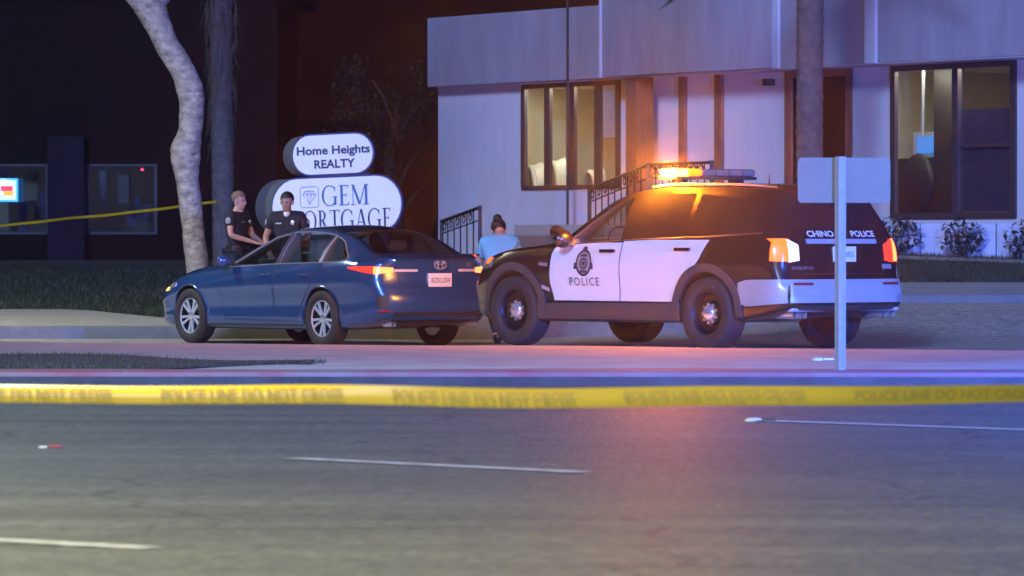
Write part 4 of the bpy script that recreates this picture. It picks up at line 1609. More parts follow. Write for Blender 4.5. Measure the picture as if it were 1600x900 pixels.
def bumpy_tube(bm, pts, rads, n=14, amp=.06, seed=0.0, sub=6):
    P, Rr = [], []
    N = len(pts)
    for i in range(N - 1):
        for k in range(sub):
            t = k / sub
            p0, p1, p2, p3 = (Vector(pts[max(0, min(N - 1, i + d))]) for d in (-1, 0, 1, 2))
            P.append(.5 * ((2 * p1) + (-p0 + p2) * t + (2 * p0 - 5 * p1 + 4 * p2 - p3) * t * t + (-p0 + 3 * p1 - 3 * p2 + p3) * t ** 3))
            Rr.append(lerp(rads[i], rads[i + 1], t))
    P.append(Vector(pts[-1]))
    Rr.append(rads[-1])
    rings = []
    for i, p in enumerate(P):
        d = (P[min(i + 1, len(P) - 1)] - P[max(i - 1, 0)]).normalized()
        a = d.cross(Vector((0, 1, 0))).normalized()
        b = a.cross(d)
        ring = []
        for k in range(n):
            t = 2 * math.pi * k / n
            w = 1 + amp * (math.sin(3 * t + i * .7 + seed) * .6 + math.sin(2 * t - i * .43 + seed * 2) + .5 * math.sin(5 * t + i * 1.3))
            ring.append(bm.verts.new(p + (a * math.cos(t) + b * math.sin(t)) * Rr[i] * w))
        rings.append(ring)
    for r0, r1 in zip(rings, rings[1:]):
        for k in range(n):
            bm.faces.new((r0[k], r0[(k + 1) % n], r1[(k + 1) % n], r1[k]))
    bm.faces.new(rings[0][::-1])
    bm.faces.new(rings[-1])


TY = 72.0
spec = [(312, 470, 20), (309, 422, 18), (304, 380, 17.5), (300, 340, 17.5), (294, 290, 18), (291, 262, 20), (290, 236, 24), (296, 212, 19), (299, 186, 19), (299, 160, 19), (296, 137, 21), (283, 105, 19), (262, 72, 19), (247, 38, 20), (233, 8, 26)]
tr = empty('pale_tree', (wpt(312, 470, TY).x, TY, z_land(-4.4, TY)))
tag(tr, 'bare crooked pale-barked tree trunk behind the hood of the blue sedan', 'tree')
org = Vector(tr.location)
pts = [wpt(a, b, TY) - org for a, b, _ in spec]
pts[0].z = -.1
rad = [w * TY / F for _, _, w in spec]
bm = BM()
bumpy_tube(bm, pts, rad, 24, .022, 1.0, 9)
# burrs and the crotch
for (a, b, r) in ((283, 245, .15), (299, 246, .14), (304, 156, .15)):
    c = wpt(a, b, TY) - org
    bmesh.ops.create_icosphere(bm, subdivisions=2, radius=1, matrix=Matrix.Translation(c + Vector((0, -.03, 0))) @ Matrix.Diagonal((r, r, r * 1.5, 1)))
link('trunk', bm, M['pale_bark'], tr, smooth=70)
top = pts[-1]
limbs = [[top, top + Vector((-.35, .0, .35)), top + Vector((-.9, .3, 1.2)), top + Vector((-1.2, .4, 2.3))], [top, top + Vector((.25, .05, .35)), top + Vector((.6, .2, 1.3)), top + Vector((.7, -.3, 2.6))]]
for l in limbs:
    bm = BM()
    bumpy_tube(bm, l, [.21, .15, .10, .05], 12, .05, 2.0)
    link('limb', bm, M['pale_bark'], tr, smooth=70)
ctr = [limbs[0][-1], limbs[1][-1], limbs[0][2], limbs[1][2]]
def cp():
    c = random.choice(ctr)
    while True:
        v = Vector([random.uniform(-1, 1) for _ in range(3)])
        if .25 < v.length < 1:
            return tuple(c + Vector((v.x * 1.3, v.y * 1.3, v.z * .8 + .9)))
leafy('crown', 1800, cp, .09, M['leaf_dark'], tr)


def palm(px, Y, wpx, ztop, label, skirt):
    x = (px - 800) / F * Y
    z0 = z_land(x, Y)
    r = empty('palm_tree', (x, Y, z0))
    tag(r, label, 'palm tree')
    rr = wpx / 2 * Y / F
    bm = BM()
    rings = []
    h = -.1
    k = 0
    lean = -.012 if skirt else .004
    prof = []
    while h < ztop:
        prof.append((rr * (1.02 + .06 * (k % 2) + .02 * math.sin(k * 1.9)), h))
        h += .075
        k += 1
    N = 18
    for rad_, h in prof:
        rings.append([bm.verts.new((lean * h + rad_ * math.cos(t), rad_ * math.sin(t), h)) for t in [2 * math.pi * q / N for q in range(N)]])
    for r0, r1 in zip(rings, rings[1:]):
        for q in range(N):
            bm.faces.new((r0[q], r0[(q + 1) % N], r1[(q + 1) % N], r1[q]))
    bm.faces.new(rings[-1])
    link('trunk', bm, M['palm_bark'], r, smooth=25)
    for i in range(16):
        a = 6.283 * i / 16 + random.uniform(-.2, .2)
        up = random.uniform(.1, .8)
        dx, dy = math.cos(a), math.sin(a)
        spine = [Vector((lean * ztop + dx * t * 1.9, dy * t * 1.9, ztop + up * t * 1.6 - 1.5 * t * t)) for t in (0, .25, .5, .75, 1.0)]
        bm = BM()
        tube(bm, spine, [.03, .025, .02, .012, .005], 5)
        for q in range(14):
            t = .2 + .8 * q / 14
            p = spine[0].lerp(spine[-1], t)
            j = min(3, int(t * 4))
            p = spine[j].lerp(spine[j + 1], t * 4 - j)
            for sd in (-1, 1):
                e = p + Vector((-dy * sd * .45 + dx * .25, dx * sd * .45 + dy * .25, -.22))
                v = [bm.verts.new(p), bm.verts.new(p + Vector((dx * .05, dy * .05, 0))), bm.verts.new(e)]
                bm.faces.new(v)
        link('frond', bm, M['frond'], r)
    if skirt:
        vs, fs = [], []
        for i in range(900):
            a = random.uniform(0, 6.283)
            h = random.triangular(1.8, ztop, ztop)
            rad_ = rr * random.uniform(1.0, 1.15 + 1.6 * (h / ztop) ** 3)
            L = random.uniform(.15, .6)
            p = Vector((lean * h + math.cos(a) * rad_, math.sin(a) * rad_, h))
            e = p + Vector((random.gauss(0, .06), random.gauss(0, .06), -L))
            n = len(vs)
            vs += [tuple(p), tuple(p + Vector((.012, .0, 0))), tuple(e)]
            fs.append((n, n + 1, n + 2))
        me = bpy.data.meshes.new('dry_skirt')
        me.from_pydata(vs, [], fs)
        link('dry_skirt', me, M['dry_frond'], r)
    return r


palm(350, 80.0, 33, 6.6, 'dark shaggy palm trunk standing behind the pale tree', True)
palm(1264, 69.2, 40, 4.4, 'ringed palm trunk standing in front of the office entrance', False)

# dim brownish shrub-tree in the dark beside the white building
dt = empty('dark_tree', (-2.1, 92, z_land(-2.1, 92)))
tag(dt, 'dim brown-leaved tree in the dark beside the white building', 'tree')
bm = BM()
bumpy_tube(bm, [(0, 0, -.1), (.05, 0, .9), (-.1, .1, 1.8), (.05, 0, 2.6)], [.14, .12, .10, .05], 10, .05)
for e in ((.5, .1, 2.0), (-.7, .2, 2.4), (.6, -.2, 1.4), (-.4, -.2, 3.2), (.55, .1, 2.9)):
    tube(bm, [(0, 0, e[2] - .8), (e[0] * .5, e[1], e[2] - .3), e], [.05, .035, .012], 6)
link('trunk', bm, M['bark_dark'], dt, smooth=60)
cl = [(random.uniform(-1.0, .7), random.uniform(-.5, .5), random.uniform(1.2, 3.6), random.uniform(.25, .45)) for _ in range(22)]
def dp():
    c = random.choice(cl)
    return c[0] + random.gauss(0, c[3] * .5), c[1] + random.gauss(0, c[3] * .5), c[2] + random.gauss(0, c[3] * .5)
leafy('crown', 3600, dp, .055, M['leaf_brown'], dt)

# ------------------------------------------------------------------ dark shop building on the left
M['shop_wall'] = mat('unlit_shop_wall', (0.007, 0.0055, 0.0055), 1.0, var=.2, spec=0.05)  # near-black base puts the missing light into the wall colour
M['shop_pillar'] = mat('unlit_shop_pillar', (0.010, 0.010, 0.018), 0.95, var=.15, spec=0.1)  # bluish base darkened likewise, for light falling off over the lawn
M['shop_room'] = mat('shop_room', (0.05, 0.055, 0.06), 0.9)
sb = empty('shop_building', (-11, 96, .6))
tag(sb, 'dark low shop building with dim windows across the lawn', 'building')
def spart(name, m, *bx, parent=None):
    bm = BM()
    for q in bx:
        box(bm, *q)
    return link(name, bm, m, parent or sb)
# local: x from -6 (far left) to +7, windows 0.75..1.95 up
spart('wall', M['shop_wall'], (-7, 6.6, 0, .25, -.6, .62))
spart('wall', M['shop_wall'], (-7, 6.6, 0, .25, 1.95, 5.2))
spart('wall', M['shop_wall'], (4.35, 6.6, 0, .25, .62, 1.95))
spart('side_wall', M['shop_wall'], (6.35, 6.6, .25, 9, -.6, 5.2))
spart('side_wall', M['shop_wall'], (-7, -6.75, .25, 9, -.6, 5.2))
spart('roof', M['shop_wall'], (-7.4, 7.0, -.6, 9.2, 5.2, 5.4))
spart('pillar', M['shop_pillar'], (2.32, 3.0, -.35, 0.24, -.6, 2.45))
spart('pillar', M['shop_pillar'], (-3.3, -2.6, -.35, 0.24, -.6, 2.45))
room = spart('shop_floor', M['shop_room'], (-6.7, 6.3, 2.4, 2.5, -.5, 2.4))
for x0, x1 in ((-2.6, 2.32), (3.0, 4.35)):
    w = spart('window', M['iron'], (x0, x0 + .06, .02, .2, .62, 1.95), (x1 - .06, x1, .02, .2, .62, 1.95), (x0 + .06, x1 - .06, .02, .2, .62, .67), (x0 + .06, x1 - .06, .02, .2, 1.90, 1.95))
    spart('pane', M['glass_shop'] if 'glass_shop' in M else M['glass'], (x0 + .06, x1 - .06, .1, .106, .67, 1.90), parent=w)
cols = [(0.05, 0.06, 0.16), (0.10, 0.11, 0.10), (0.06, 0.045, 0.05), (0.12, 0.13, 0.09), (0.04, 0.05, 0.12)]
pm = [mat('shop_stock_' + n, c, .8) for n, c in zip(('blue', 'grey', 'brown', 'olive', 'navy'), cols)]
random.seed(3)
for i in range(26):
    x = random.uniform(.9, 4.25)
    if 2.2 < x < 3.05:
        continue
    w, h = random.uniform(.08, .35), random.uniform(.1, .6)
    z = random.uniform(.66, 1.85 - h)
    y = random.uniform(.3, 1.6)
    spart('display_item', random.choice(pm), (x, x + w, y, y + .06, z, z + h), parent=room)
M['shop_lamp'] = emit('shop_ceiling_light', (0.55, 0.65, 1.0), 5.0)
spart('ceiling_light', M['shop_lamp'], (1.4, 2.2, .8, 1.2, 2.36, 2.39), (3.2, 4.2, .8, 1.2, 2.36, 2.39), parent=room)
M['dim_red'] = emit('indicator_red', (1.0, .05, .15), 1.2)
spart('indicator_lamp', M['dim_red'], (4.02, 4.07, .30, .33, 1.82, 1.86), parent=room)
# small lit box sign in the shop window
M['sign_cyan'] = emit('sign_cyan_rim', (0.02, 0.30, 1.0), 0.6)
M['sign_white'] = emit('sign_white_face', (0.75, 0.95, 1.0), 0.32)
M['sign_red'] = emit('sign_red_band', (1.0, 0.04, 0.10), .4)
M['sign_yellow'] = emit('sign_yellow_band', (1.0, 0.45, 0.02), .4)
ls = empty('lit_window_sign', (-9.42, 95.6, 0))
tag(ls, 'small glowing blue-rimmed sign with red and yellow bands in the shop window', 'sign')
cx, cz = 0.0, 1.2 + (368 - 297) / F * 95.6
def lpart(name, m, x0, x1, y, z0, z1, bev=.0):
    bm = BM()
    box(bm, x0, x1, y, y + .03, z0, z1, bev)
    return link(name, bm, m, ls, smooth=40)
lpart('rim', M['sign_cyan'], -.20, .20, .0, cz - .22, cz + .22, .014)
lpart('face', M['sign_white'], -.165, .165, -.032, cz - .185, cz + .185, .01)
lpart('red_band', M['sign_red'], -.115, .10, -.064, cz - .02, cz + .075)
lpart('yellow_band', M['sign_yellow'], -.06, .115, -.066, cz - .10, cz - .024)
lpart('bracket', M['iron'], -.05, .05, .032, cz - .05, cz + .05)
bm = BM()
tube(bm, [(0, .05, cz), (0, .39, cz)], .02, 6)
link('arm', bm, M['iron'], ls)

# ------------------------------------------------------------------ street sign seen from behind, on the median
ss_x, ss_y = (1313 - 800) / F * 41.2, 41.2
sg = empty('street_sign', (ss_x, ss_y, MZ))
tag(sg, 'blank grey back of a road sign on a steel post on the median', 'road sign')
bm = BM()
sh_ = [(-.045, .0), (-.045, -.006), (-.024, -.006), (-.018, -.030), (.018, -.030), (.024, -.006), (.045, -.006), (.045, 0)]
lo_r = [bm.verts.new((x, y, -.1)) for x, y in sh_]
hi_r = [bm.verts.new((x, y, 1.735)) for x, y in sh_]
for k in range(len(sh_)):
    j = (k + 1) % len(sh_)
    bm.faces.new((lo_r[k], lo_r[j], hi_r[j], hi_r[k]))
bm.faces.new(hi_r)
link('post', bm, M['steel'], sg)
bm = BM()
w, h, r = .372, .182, .035
pp = []
for cx_, cz_, a0 in ((w - r, h - r, 0), (-w + r, h - r, 90), (-w + r, -h + r, 180), (w - r, -h + r, 270)):
    for k in range(5):
        t = R(a0 + 22.5 * k)
        pp.append((cx_ + r * math.cos(t), 1.545 + cz_ + r * math.sin(t)))
prism(bm, [(x + .03, z) for x, z in pp], .004, .009)
po = link('panel', bm, M['sign_back'], sg)
po.rotation_euler = (0, 0, 0)
for z in (1.42, 1.67):
    bm = BM()
    lathe(bm, [(.012, -.036), (.012, -.028), (.004, -.027)], 'y', 8, (0, 0, z))
    link('bolt', bm, M['steel'], po)
bm = BM()
lathe(bm, [(.12, 0), (.10, .012), (.05, .02)], 'z', 16)
link('base_plate', bm, M['steel'], sg)
# the sign's printed front, turned away from the camera
bm = BM()
prism(bm, [(x * .97 + .03, 1.545 + (z - 1.545) * .97) for x, z in pp], .0091, .011)
link('sign_front', bm, M['sign_face'], po)

# ------------------------------------------------------------------ street lamp (outside the frame, over the near lanes) and tape posts
M['lamp_head'] = emit('lamp_lens', (1.0, 0.93, 0.76), 6.0, (0.8, 0.8, 0.8))
def street_lamp(x, y, z, label, col, power):
    r = empty('street_lamp', (x, y, z))
    tag(r, label, 'street lamp')
    bm = BM()
    lathe(bm, [(.18, 0), (.18, .06), (.10, .10), (.09, .4), (.06, 8.0)], 'z', 18)
    link('pole', bm, M['steel'], r, smooth=50)
    bm = BM()
    tube(bm, [(0, 0, 7.6), (.5, -.3, 8.1), (1.3, -.9, 8.4), (2.0, -1.6, 8.45)], .04, 8)
    link('arm', bm, M['steel'], r, smooth=50)
    bm = BM()
    box(bm, 1.85, 2.5, -1.85, -1.55, 8.36, 8.50, .04)
    h = link('lamp_head', bm, M['steel'], r, smooth=40)
    bm = BM()
    box(bm, 1.92, 2.44, -1.80, -1.60, 8.345, 8.359)
    link('lens', bm, M['lamp_head'], h)
    l = bpy.data.lights.new('lamp_light', 'SPOT')
    l.color, l.energy, l.shadow_soft_size = col, power, .15
    l.spot_size, l.spot_blend = R(150), .6
    lo_ = bpy.data.objects.new('lamp_light', l)
    C.objects.link(lo_)
    lo_.location = (2.18, -1.7, 8.3)
    lo_.parent = r
    return r


street_lamp(-5.6, 21.0, 0, 'tall steel street lamp holding the near end of the tape', (1.0, 0.98, 0.60), 2100)
street_lamp(-9.5, 37.0, 0, 'tall steel street lamp beside the median island', (0.82, 1.0, 0.85), 1500)
street_lamp(-13.5, 66.5, z_land(-13.5, 66.5), 'tall steel street lamp at the kerb beside the dark lawn', (1.0, 0.97, 0.70), 1300)
tp = empty('steel_post', (5.6, 20.9, 0))
tag(tp, 'plain steel post at the far end of the near tape', 'post')
bm = BM()
lathe(bm, [(.10, 0), (.10, .01), (.032, .012), (.03, 1.15), (.01, 1.17)], 'z', 14)
link('tube', bm, M['steel'], tp, smooth=40)

# ------------------------------------------------------------------ police tape
def tape_mat(name, col, thin):
    m = mat(name, col, 0.28, var=.06, scale=3)
    return m
M['tape'] = tape_mat('yellow_tape', (0.70, 0.44, 0.012), 0)
M['tape_ink'] = mat('tape_ink', (0.50, 0.315, 0.010), 0.5)


def tape(name, label, p0, p1, wd, sag, tw, words, ts, off0=0.0, n=120, fold=lambda t: 0):
    a, b = Vector(p0), Vector(p1)
    L = (b - a).length
    d = (b - a).normalized()
    side = Vector((d.y, -d.x, 0)).normalized()          # towards the camera
    def frame(t):
        c = a.lerp(b, t) - Vector((0, 0, sag * 4 * t * (1 - t))) + Vector((0, 0, .006 * math.sin(t * 21) + .004 * math.sin(t * 47)))
        g = tw(t)
        up = Vector((0, 0, 1)) * math.cos(g) - side * math.sin(g) * -1 * -1
        nn = side * math.cos(g) + Vector((0, 0, 1)) * math.sin(g)
        return c, up, nn
    bm = BM()
    P = []
    for i in range(n + 1):
        t = i / n
        c, up, nn = frame(t)
        fo = R(fold(t))
        hinge = c + up * wd * .08 + nn * .002
        up2 = up * math.cos(fo) - nn * math.sin(fo)
        P.append([c - up * wd / 2, c - up * wd * .18 + nn * .003, hinge, hinge + up2 * wd * .42])
    grid_mesh(bm, P)
    o = link(name, bm, M['tape'], None, smooth=80)
    tag(o, label, 'tape')
    if words:
        vf = text_verts(words, ts, align='LEFT', sx=1.0, bold=.002)
        wl = max(x for x, _ in vf[0])
        pos = off0
        while pos + wl < L - .1:
            def fn(u, v, pos=pos):
                c, up, nn = frame((pos + u) / L)
                k = v / wd
                return c + up * v + nn * (.007)
            mapped_mesh('lettering', vf, fn, M['tape_ink'], o)
            pos += wl + .20
    return o


zt = CAM_H - (621 - 368) / F * 20.9
tape('police_tape', 'wide yellow police tape with dark lettering stretched low across the near road',
     (-5.53, 20.85, zt + .05), (5.56, 20.87, zt + .035), .079, .035,
     lambda t: R(lin([(0, 0), (.42, 4), (.60, 0), (.66, -15), (.74, -45), (1, -48)], t)),
     'POLICE LINE DO NOT CROSS', .056, .33, 160, lambda t: lin([(.0, 40), (.35, 39), (.40, 30), (.47, 0)], t))
p0 = Vector((-13.6, 95.55, 1.05))
p1 = wpt(338, 316, 79.82)
tape('police_tape', 'thin yellow tape strung from the palm trunk towards the dark shop',
     p0, p1, .042, .05, lambda t: R(20 * math.sin(t * 25)), None, .04, n=80)

# ------------------------------------------------------------------ small things on the road
M['marker_white'] = mat('ceramic_white', (0.62, 0.62, 0.60), 0.4)
M['marker_dark'] = mat('marker_dark', (0.04, 0.03, 0.03), 0.5)
def road_stud(px, py, z, label, dark):
    x, y = gp(px, py, z)
    r = empty('road_stud', (x, y, z))
    bm = BM()
    lathe(bm, [(.06, -.01), (.058, .008), (.045, .018), (.02, .022)], 'z', 14)
    link('stud', bm, M['marker_white'], r, smooth=60)
    bm = BM()
    box(bm, .05, .14, -.05, .05, -.005, .016, .008)
    link('reflector', bm, M['marker_dark'] if dark else M['marker_white'], r, smooth=40)
    tag(r, label, 'road stud')
road_stud(1178, 658, .0, 'raised white lane stud at the tip of the far dashed line', True)
road_stud(1278, 562, MZ + .01, 'pale stud on the median beside the steel sign post', False)
x, y = gp(76, 700)
r = empty('litter', (x, y, 0))
bm = BM()
box(bm, .0, .075, -.03, .03, -.002, .018, .006)
link('red_scrap', bm, mat('red_scrap', (0.30, 0.04, 0.04), .5), r)
bm = BM()
box(bm, -.055, -.008, -.03, .025, -.002, .012, .004)
link('white_scrap', bm, M['marker_white'], r)
tag(r, 'small red and white scrap of litter on the near asphalt', 'litter')
x, y = gp(183, 602, .0)
bm = BM()
tube(bm, [(-.012, 0, -.02), (.004, .01, .05), (.025, .02, .11)], [.012, .012, .008], 6)
o = link('broken_stake', bm, M['black'])
o.location = (x, y, .005)
tag(o, 'short dark broken stake leaning in front of the median kerb', 'stake')

# ------------------------------------------------------------------ people
M['skin'] = mat('skin', (0.46, 0.27, 0.20), 0.55, var=.06, scale=12)
M['skin_b'] = mat('skin_tan', (0.36, 0.21, 0.15), 0.55, var=.06, scale=12)
M['navy_cloth'] = mat('navy_uniform', (0.012, 0.014, 0.028), 0.85, var=.2, scale=15, bump=.3, bscale=40)
M['white_cloth'] = mat('white_undershirt', (0.70, 0.70, 0.70), 0.9)
M['sky_cloth'] = mat('light_blue_shirt', (0.13, 0.44, 0.78), 0.85, var=.08, scale=8, bump=.3, bscale=25)
M['jean'] = mat('dark_jeans', (0.02, 0.024, 0.04), 0.9)
M['hair_black'] = mat('black_hair', (0.012, 0.010, 0.010), 0.6, bump=.4, bscale=60)
M['hair_fair'] = mat('cropped_fair_hair', (0.16, 0.11, 0.08), 0.8)
M['boot'] = mat('black_boot', (0.012, 0.012, 0.012), 0.4)
M['patch'] = mat('sleeve_patch', (0.50, 0.50, 0.48), 0.7, col2=(.12, .12, .16), scale=40)
M['badge'] = mat('officer_badge', (0.55, 0.52, 0.42), 0.25, metal=.8)


def skin(name, nodes, edges, m, parent, sub=2, root=0):
    keys = list(nodes)
    me = bpy.data.meshes.new(name)
    me.from_pydata([nodes[k][0] for k in keys], [(keys.index(a), keys.index(b)) for a, b in edges], [])
    o = bpy.data.objects.new(name, me)
    C.objects.link(o)
    o.modifiers.new('skin', 'SKIN').use_smooth_shade = True
    for i, k in enumerate(keys):
        r = nodes[k][1]
        me.skin_vertices[0].data[i].radius = r if isinstance(r, tuple) else (r, r)
        me.skin_vertices[0].data[i].use_root = (i == root)
    s = o.modifiers.new('sub', 'SUBSURF')
    s.levels = s.render_levels = sub
    dg = bpy.context.evaluated_depsgraph_get()
    new = bpy.data.meshes.new_from_object(o.evaluated_get(dg))
    bpy.data.objects.remove(o)
    return link(name, new, m, parent, smooth=180)


def person(label, loc, rz, P, skin_m, shirt_m, trouser_m, hair, sleeves, extras=None):
    """P: joint positions, local, facing -y; builds a continuous body with clothes over it"""
    r = empty('person', loc, rz)
    tag(r, label, 'person')
    V = {k: Vector(v) for k, v in P.items()}
    hd = V['head']
    up = (V['head'] - V['neck']).normalized()
    fwd = Vector(P.get('face', (0, -1, 0)))
    fwd = (fwd - up * fwd.dot(up)).normalized()
    sd = fwd.cross(up)
    nodes = {'pelvis': (V['pelvis'], (.11, .085)), 'waist': (V['waist'], (.105, .075)), 'chest': (V['chest'], (.125, .08)), 'base': (V['base'], .085), 'neck': (V['neck'], .060),
             'jaw': (hd - up * .075 + fwd * .025, (.058, .070)), 'mid': (hd, (.080, .096)), 'crown': (hd + up * .075 - fwd * .01, (.074, .088)), 'top': (hd + up * .108 - fwd * .012, (.045, .05))}
    edges = [('pelvis', 'waist'), ('waist', 'chest'), ('chest', 'base'), ('base', 'neck'), ('neck', 'jaw'), ('jaw', 'mid'), ('mid', 'crown'), ('crown', 'top')]
    for s in 'LR':
        nodes['sh' + s] = (V['sh' + s], .052)
        nodes['el' + s] = (V['el' + s], .043)
        nodes['wr' + s] = (V['wr' + s], .029)
        nodes['hip' + s] = (V['hip' + s], .09)
        nodes['kn' + s] = (V['kn' + s], .06)
        nodes['an' + s] = (V['an' + s], .042)
        nodes['toe' + s] = (V['toe' + s], .035)
        edges += [('chest', 'sh' + s), ('sh' + s, 'el' + s), ('el' + s, 'wr' + s), ('pelvis', 'hip' + s), ('hip' + s, 'kn' + s), ('kn' + s, 'an' + s), ('an' + s, 'toe' + s)]
        d = (V['wr' + s] - V['el' + s]).normalized()
        x = d.cross(Vector((0, 0, 1)))
        x = x.normalized() if x.length > .1 else Vector((1, 0, 0))
        y = x.cross(d)
        pm_ = V['wr' + s] + d * .07
        nodes['pa' + s] = (pm_, (.036, .020))
        edges.append(('wr' + s, 'pa' + s))
        for k, (o_, ln) in enumerate(((-.033, .062), (-.011, .074), (.011, .070), (.033, .054))):
            q = pm_ + d * .03 + x * o_
            nodes['f%d%s' % (k, s)] = (q, .0095)
            nodes['g%d%s' % (k, s)] = (q + d * ln * .55 - y * .008, .0085)
            nodes['h%d%s' % (k, s)] = (q + d * ln * .95 - y * .028, .007)
            edges += [('pa' + s, 'f%d%s' % (k, s)), ('f%d%s' % (k, s), 'g%d%s' % (k, s)), ('g%d%s' % (k, s), 'h%d%s' % (k, s))]
        tsd = x * (-.045 if s == 'L' else .045)
        nodes['t0' + s] = (V['wr' + s] + d * .045 + tsd * .8, .011)
        nodes['t1' + s] = (V['wr' + s] + d * .085 + tsd * 1.25 - y * .012, .0095)
        edges += [('wr' + s, 't0' + s), ('t0' + s, 't1' + s)]
    bo = skin('body', nodes, edges, skin_m, r, 3)
    for v in bo.data.vertices:                      # nose, sockets, lips and chin pressed into the head
        q = v.co - hd
        s_, f_, u_ = q.dot(sd), q.dot(fwd), q.dot(up)
        if f_ > .02 and abs(s_) < .09 and -.15 < u_ < .12:
            b = .030 * math.exp(-(s_ / .014) ** 2 - ((u_ + .025) / .026) ** 2) + .008 * math.exp(-(s_ / .012) ** 2 - ((u_ - .005) / .02) ** 2)
            b -= .012 * math.exp(-((abs(s_) - .033) / .018) ** 2 - ((u_ - .004) / .014) ** 2)
            b += .007 * math.exp(-(s_ / .022) ** 2 - ((u_ + .064) / .009) ** 2) + .014 * math.exp(-(s_ / .025) ** 2 - ((u_ + .098) / .018) ** 2)
            v.co += fwd * b
    g = .016
    sn = {'pelvis': (V['pelvis'] + Vector((0, 0, .0)), (.155, .118)), 'waist': (V['waist'], (.152, .114)), 'chest': (V['chest'], (.195, .135)), 'base': (V['base'] - Vector((0, 0, .015)), (.105, .092))}
    se = [('pelvis', 'waist'), ('waist', 'chest'), ('chest', 'base')]
    for s in 'LR':
        sn['sh' + s] = (V['sh' + s], .088)
        sn['sl' + s] = (V['sh' + s].lerp(V['el' + s], sleeves[0]), .067)
        se += [('chest', 'sh' + s), ('sh' + s, 'sl' + s)]
        if sleeves[1] > 0:
            sn['el' + s] = (V['el' + s], .055)
            sn['cu' + s] = (V['el' + s].lerp(V['wr' + s], sleeves[1]), .042)
            se += [('sl' + s, 'el' + s), ('el' + s, 'cu' + s)]
    shirt = skin('shirt', sn, se, shirt_m, r)
    tn = {'pelvis': (V['pelvis'] - Vector((0, 0, .02)), (.150, .115))}
    te = []
    for s in 'LR':
        tn['hip' + s] = (V['hip' + s], .108)
        tn['kn' + s] = (V['kn' + s], .078)
        tn['an' + s] = (V['an' + s] + Vector((0, 0, .03)), .062)
        te += [('pelvis', 'hip' + s), ('hip' + s, 'kn' + s), ('kn' + s, 'an' + s)]
    skin('trousers', tn, te, trouser_m, r)
    for s in 'LR':
        a, t = V['an' + s], V['toe' + s]
        skin('boot', {'a': (a + Vector((0, 0, .06)), .056), 'b': (Vector((a.x, a.y, .055)), .056), 'c': (Vector((t.x, t.y, .045)), .047)}, [('a', 'b'), ('b', 'c')], M['boot'], r, 1)
    # ears and eyes
    for s in (1, -1):
        bm = BM()
        bmesh.ops.create_uvsphere(bm, u_segments=10, v_segments=8, radius=1, matrix=Matrix.Translation(hd + sd * s * .078 - up * .012) @ Matrix.Diagonal((.014, .02, .03, 1)))
        link('ear', bm, skin_m, r, smooth=60)
        bm = BM()
        bmesh.ops.create_uvsphere(bm, u_segments=10, v_segments=8, radius=.009, matrix=Matrix.Translation(hd + sd * s * .032 + fwd * .080 + up * .004))
        link('eye', bm, M['hair_black'], r, smooth=60)
    if hair:
        hm, lift, bun = hair
        bm = BM()
        Q = Matrix((sd, fwd, up)).transposed().to_4x4()
        bmesh.ops.create_uvsphere(bm, u_segments=22, v_segments=14, radius=1, matrix=Matrix.Translation(hd + up * .036 - fwd * .012) @ Q @ Matrix.Diagonal((.090 + lift, .106 + lift, .098 + lift, 1)))
        kill = [v for v in bm.verts if (v.co - hd).dot(up) < (.045 if (v.co - hd).dot(fwd) > .02 else -.045)]
        bmesh.ops.delete(bm, geom=kill, context='VERTS')
        if bun:
            bmesh.ops.create_uvsphere(bm, u_segments=14, v_segments=10, radius=.055, matrix=Matrix.Translation(hd + up * .06 - fwd * .125))
        link('hair', bm, hm, r, smooth=70)
    if extras == 'police':
        c, b = V['chest'], V['base']
        bm = BM()
        bmesh.ops.create_uvsphere(bm, u_segments=12, v_segments=8, radius=1, matrix=Matrix.Translation(b + Vector((0, -.055, -.015))) @ Matrix.Diagonal((.05, .035, .05, 1)))
        link('undershirt', bm, M['white_cloth'], shirt, smooth=60)
        bm = BM()
        lathe(bm, [(.032, -.146), (.030, -.152), (.008, -.156)], 'y', 10, (c.x + .09, c.y + .01, c.z + .05))
        link('chest_badge', bm, M['badge'], shirt, smooth=40)
        bm = BM()
        box(bm, c.x - .13, c.x - .05, c.y - .150, c.y - .135, c.z + .035, c.z + .052)
        link('name_bar', bm, M['badge'], shirt)
        for s in 'LR':
            q = V['sh' + s].lerp(V['el' + s], .30)
            k = 1 if V['sh' + s].x > 0 else -1
            bm = BM()
            bmesh.ops.create_uvsphere(bm, u_segments=12, v_segments=8, radius=1, matrix=Matrix.Translation(q + Vector((k * .055, -.005, 0))) @ Matrix.Diagonal((.022, .042, .055, 1)))
            link('sleeve_patch', bm, M['patch'], shirt, smooth=60)
        bm = BM()
        w = V['pelvis'] + Vector((0, 0, .06))
        lathe(bm, [(1, -.03), (1, .03)], 'z', 28, (0, 0, 0), False)
        for v in bm.verts:
            v.co = Vector((v.co.x * .175, v.co.y * .140, v.co.z)) + w
        link('duty_belt', bm, M['boot'], shirt, smooth=60)
    return r


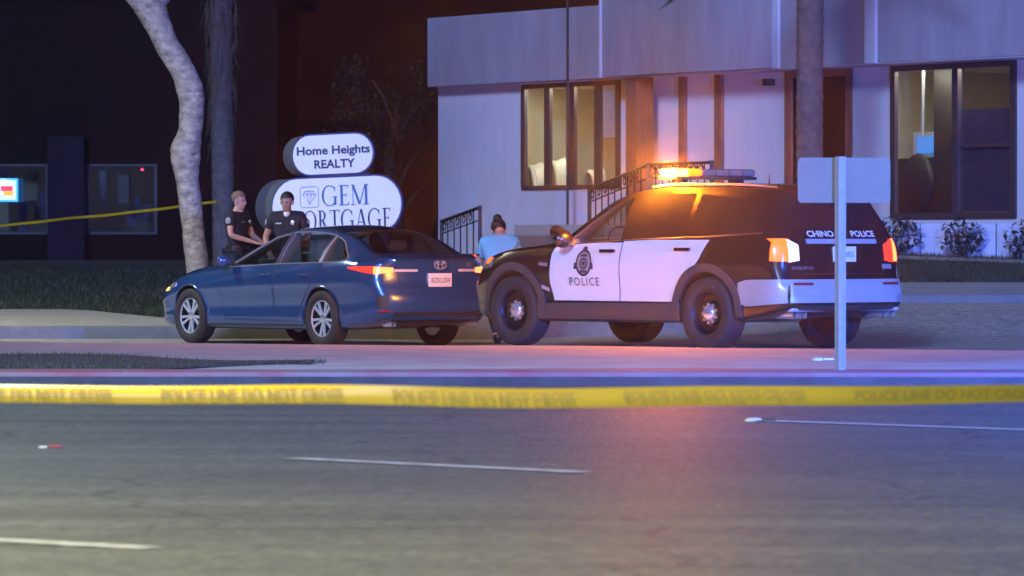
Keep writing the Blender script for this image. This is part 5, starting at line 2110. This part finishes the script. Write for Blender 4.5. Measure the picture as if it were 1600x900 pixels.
legs = dict(hipL=(.10, 0, .93), hipR=(-.10, 0, .93), knL=(.12, -.015, .50), knR=(-.12, -.015, .50), anL=(.13, .02, .09), anR=(-.13, .02, .09), toeL=(.15, -.14, .045), toeR=(-.15, -.14, .045))
torso = dict(pelvis=(0, 0, .98), waist=(0, 0, 1.12), chest=(0, 0, 1.33), base=(0, .005, 1.50), neck=(0, -.01, 1.545), head=(0, -.025, 1.655), shL=(.185, 0, 1.46), shR=(-.185, 0, 1.46))
pa = dict(torso, **legs, elL=(.27, -.06, 1.20), elR=(-.27, -.06, 1.20), wrL=(.10, -.27, 1.14), wrR=(-.10, -.28, 1.12), face=(0.1, -1, 0))
Yo = 66.4
xo = (371 - 800) / F * Yo
person('police officer in navy uniform with shaved head standing beside the pale tree, hands together', (xo, Yo, z_land(xo, Yo) - .05), R(62), pa, M['skin'], M['navy_cloth'], M['navy_cloth'], (M['hair_fair'], -.008, False), (.62, 0), 'police')
pb = dict(torso, **legs, elL=(.30, -.02, 1.19), elR=(-.29, .0, 1.18), wrL=(.20, -.20, 1.05), wrR=(-.20, -.18, 1.02), face=(-.12, -1, 0))
Yo = 66.2
xo = (449 - 800) / F * Yo
person('police officer in navy uniform with dark hair standing in front of the pill-shaped sign', (xo, Yo, z_land(xo, Yo) - .08), R(-8), pb, M['skin_b'], M['navy_cloth'], M['navy_cloth'], (M['hair_black'], .0, False), (.62, 0), 'police')
pc = dict(pelvis=(-.02, .06, .86), waist=(0, -.02, .98), chest=(.0, -.15, 1.15), base=(0, -.25, 1.275), neck=(.0, -.285, 1.31), head=(.02, -.36, 1.375), shL=(.185, -.19, 1.215), shR=(-.185, -.19, 1.215),
          elL=(.25, -.30, .95), elR=(-.25, -.28, .95), wrL=(.14, -.48, .82), wrR=(-.14, -.46, .82), face=(0, -.8, -.6),
          hipL=(.10, .05, .82), hipR=(-.10, .05, .82), knL=(.09, -.08, .45), knR=(-.08, -.05, .45), anL=(.01, .05, .09), anR=(-.12, .07, .09), toeL=(.02, -.11, .045), toeR=(-.13, -.09, .045))
Yo = 61.2
xo = (779 - 800) / F * Yo
person('person in a light blue shirt with dark tied hair bending between the two cars', (xo, Yo, z_road(xo, Yo)), R(176), pc, M['skin'], M['sky_cloth'], M['jean'], (M['hair_black'], .004, True), (.75, 0), None)

# ------------------------------------------------------------------ added thin haze box round everything, giving the lamps a lens-like glow
hz = bpy.data.materials.new('added_glow_haze')
hz.use_nodes = True
hn = hz.node_tree
hn.nodes.clear()
ho = hn.nodes.new('ShaderNodeOutputMaterial')
hv = hn.nodes.new('ShaderNodeVolumePrincipled')
hv.inputs['Color'].default_value = (0.9, 0.9, 0.92, 1)
hv.inputs['Density'].default_value = 0.00055
hv.inputs['Anisotropy'].default_value = 0.93
hn.links.new(hv.outputs[0], ho.inputs['Volume'])
bm = BM()
box(bm, -110, 110, -50, 330, -1.3, 13)
tag(link('haze', bm, hz), 'added thin haze that gives the street lights a glow', 'haze', kind='stuff')
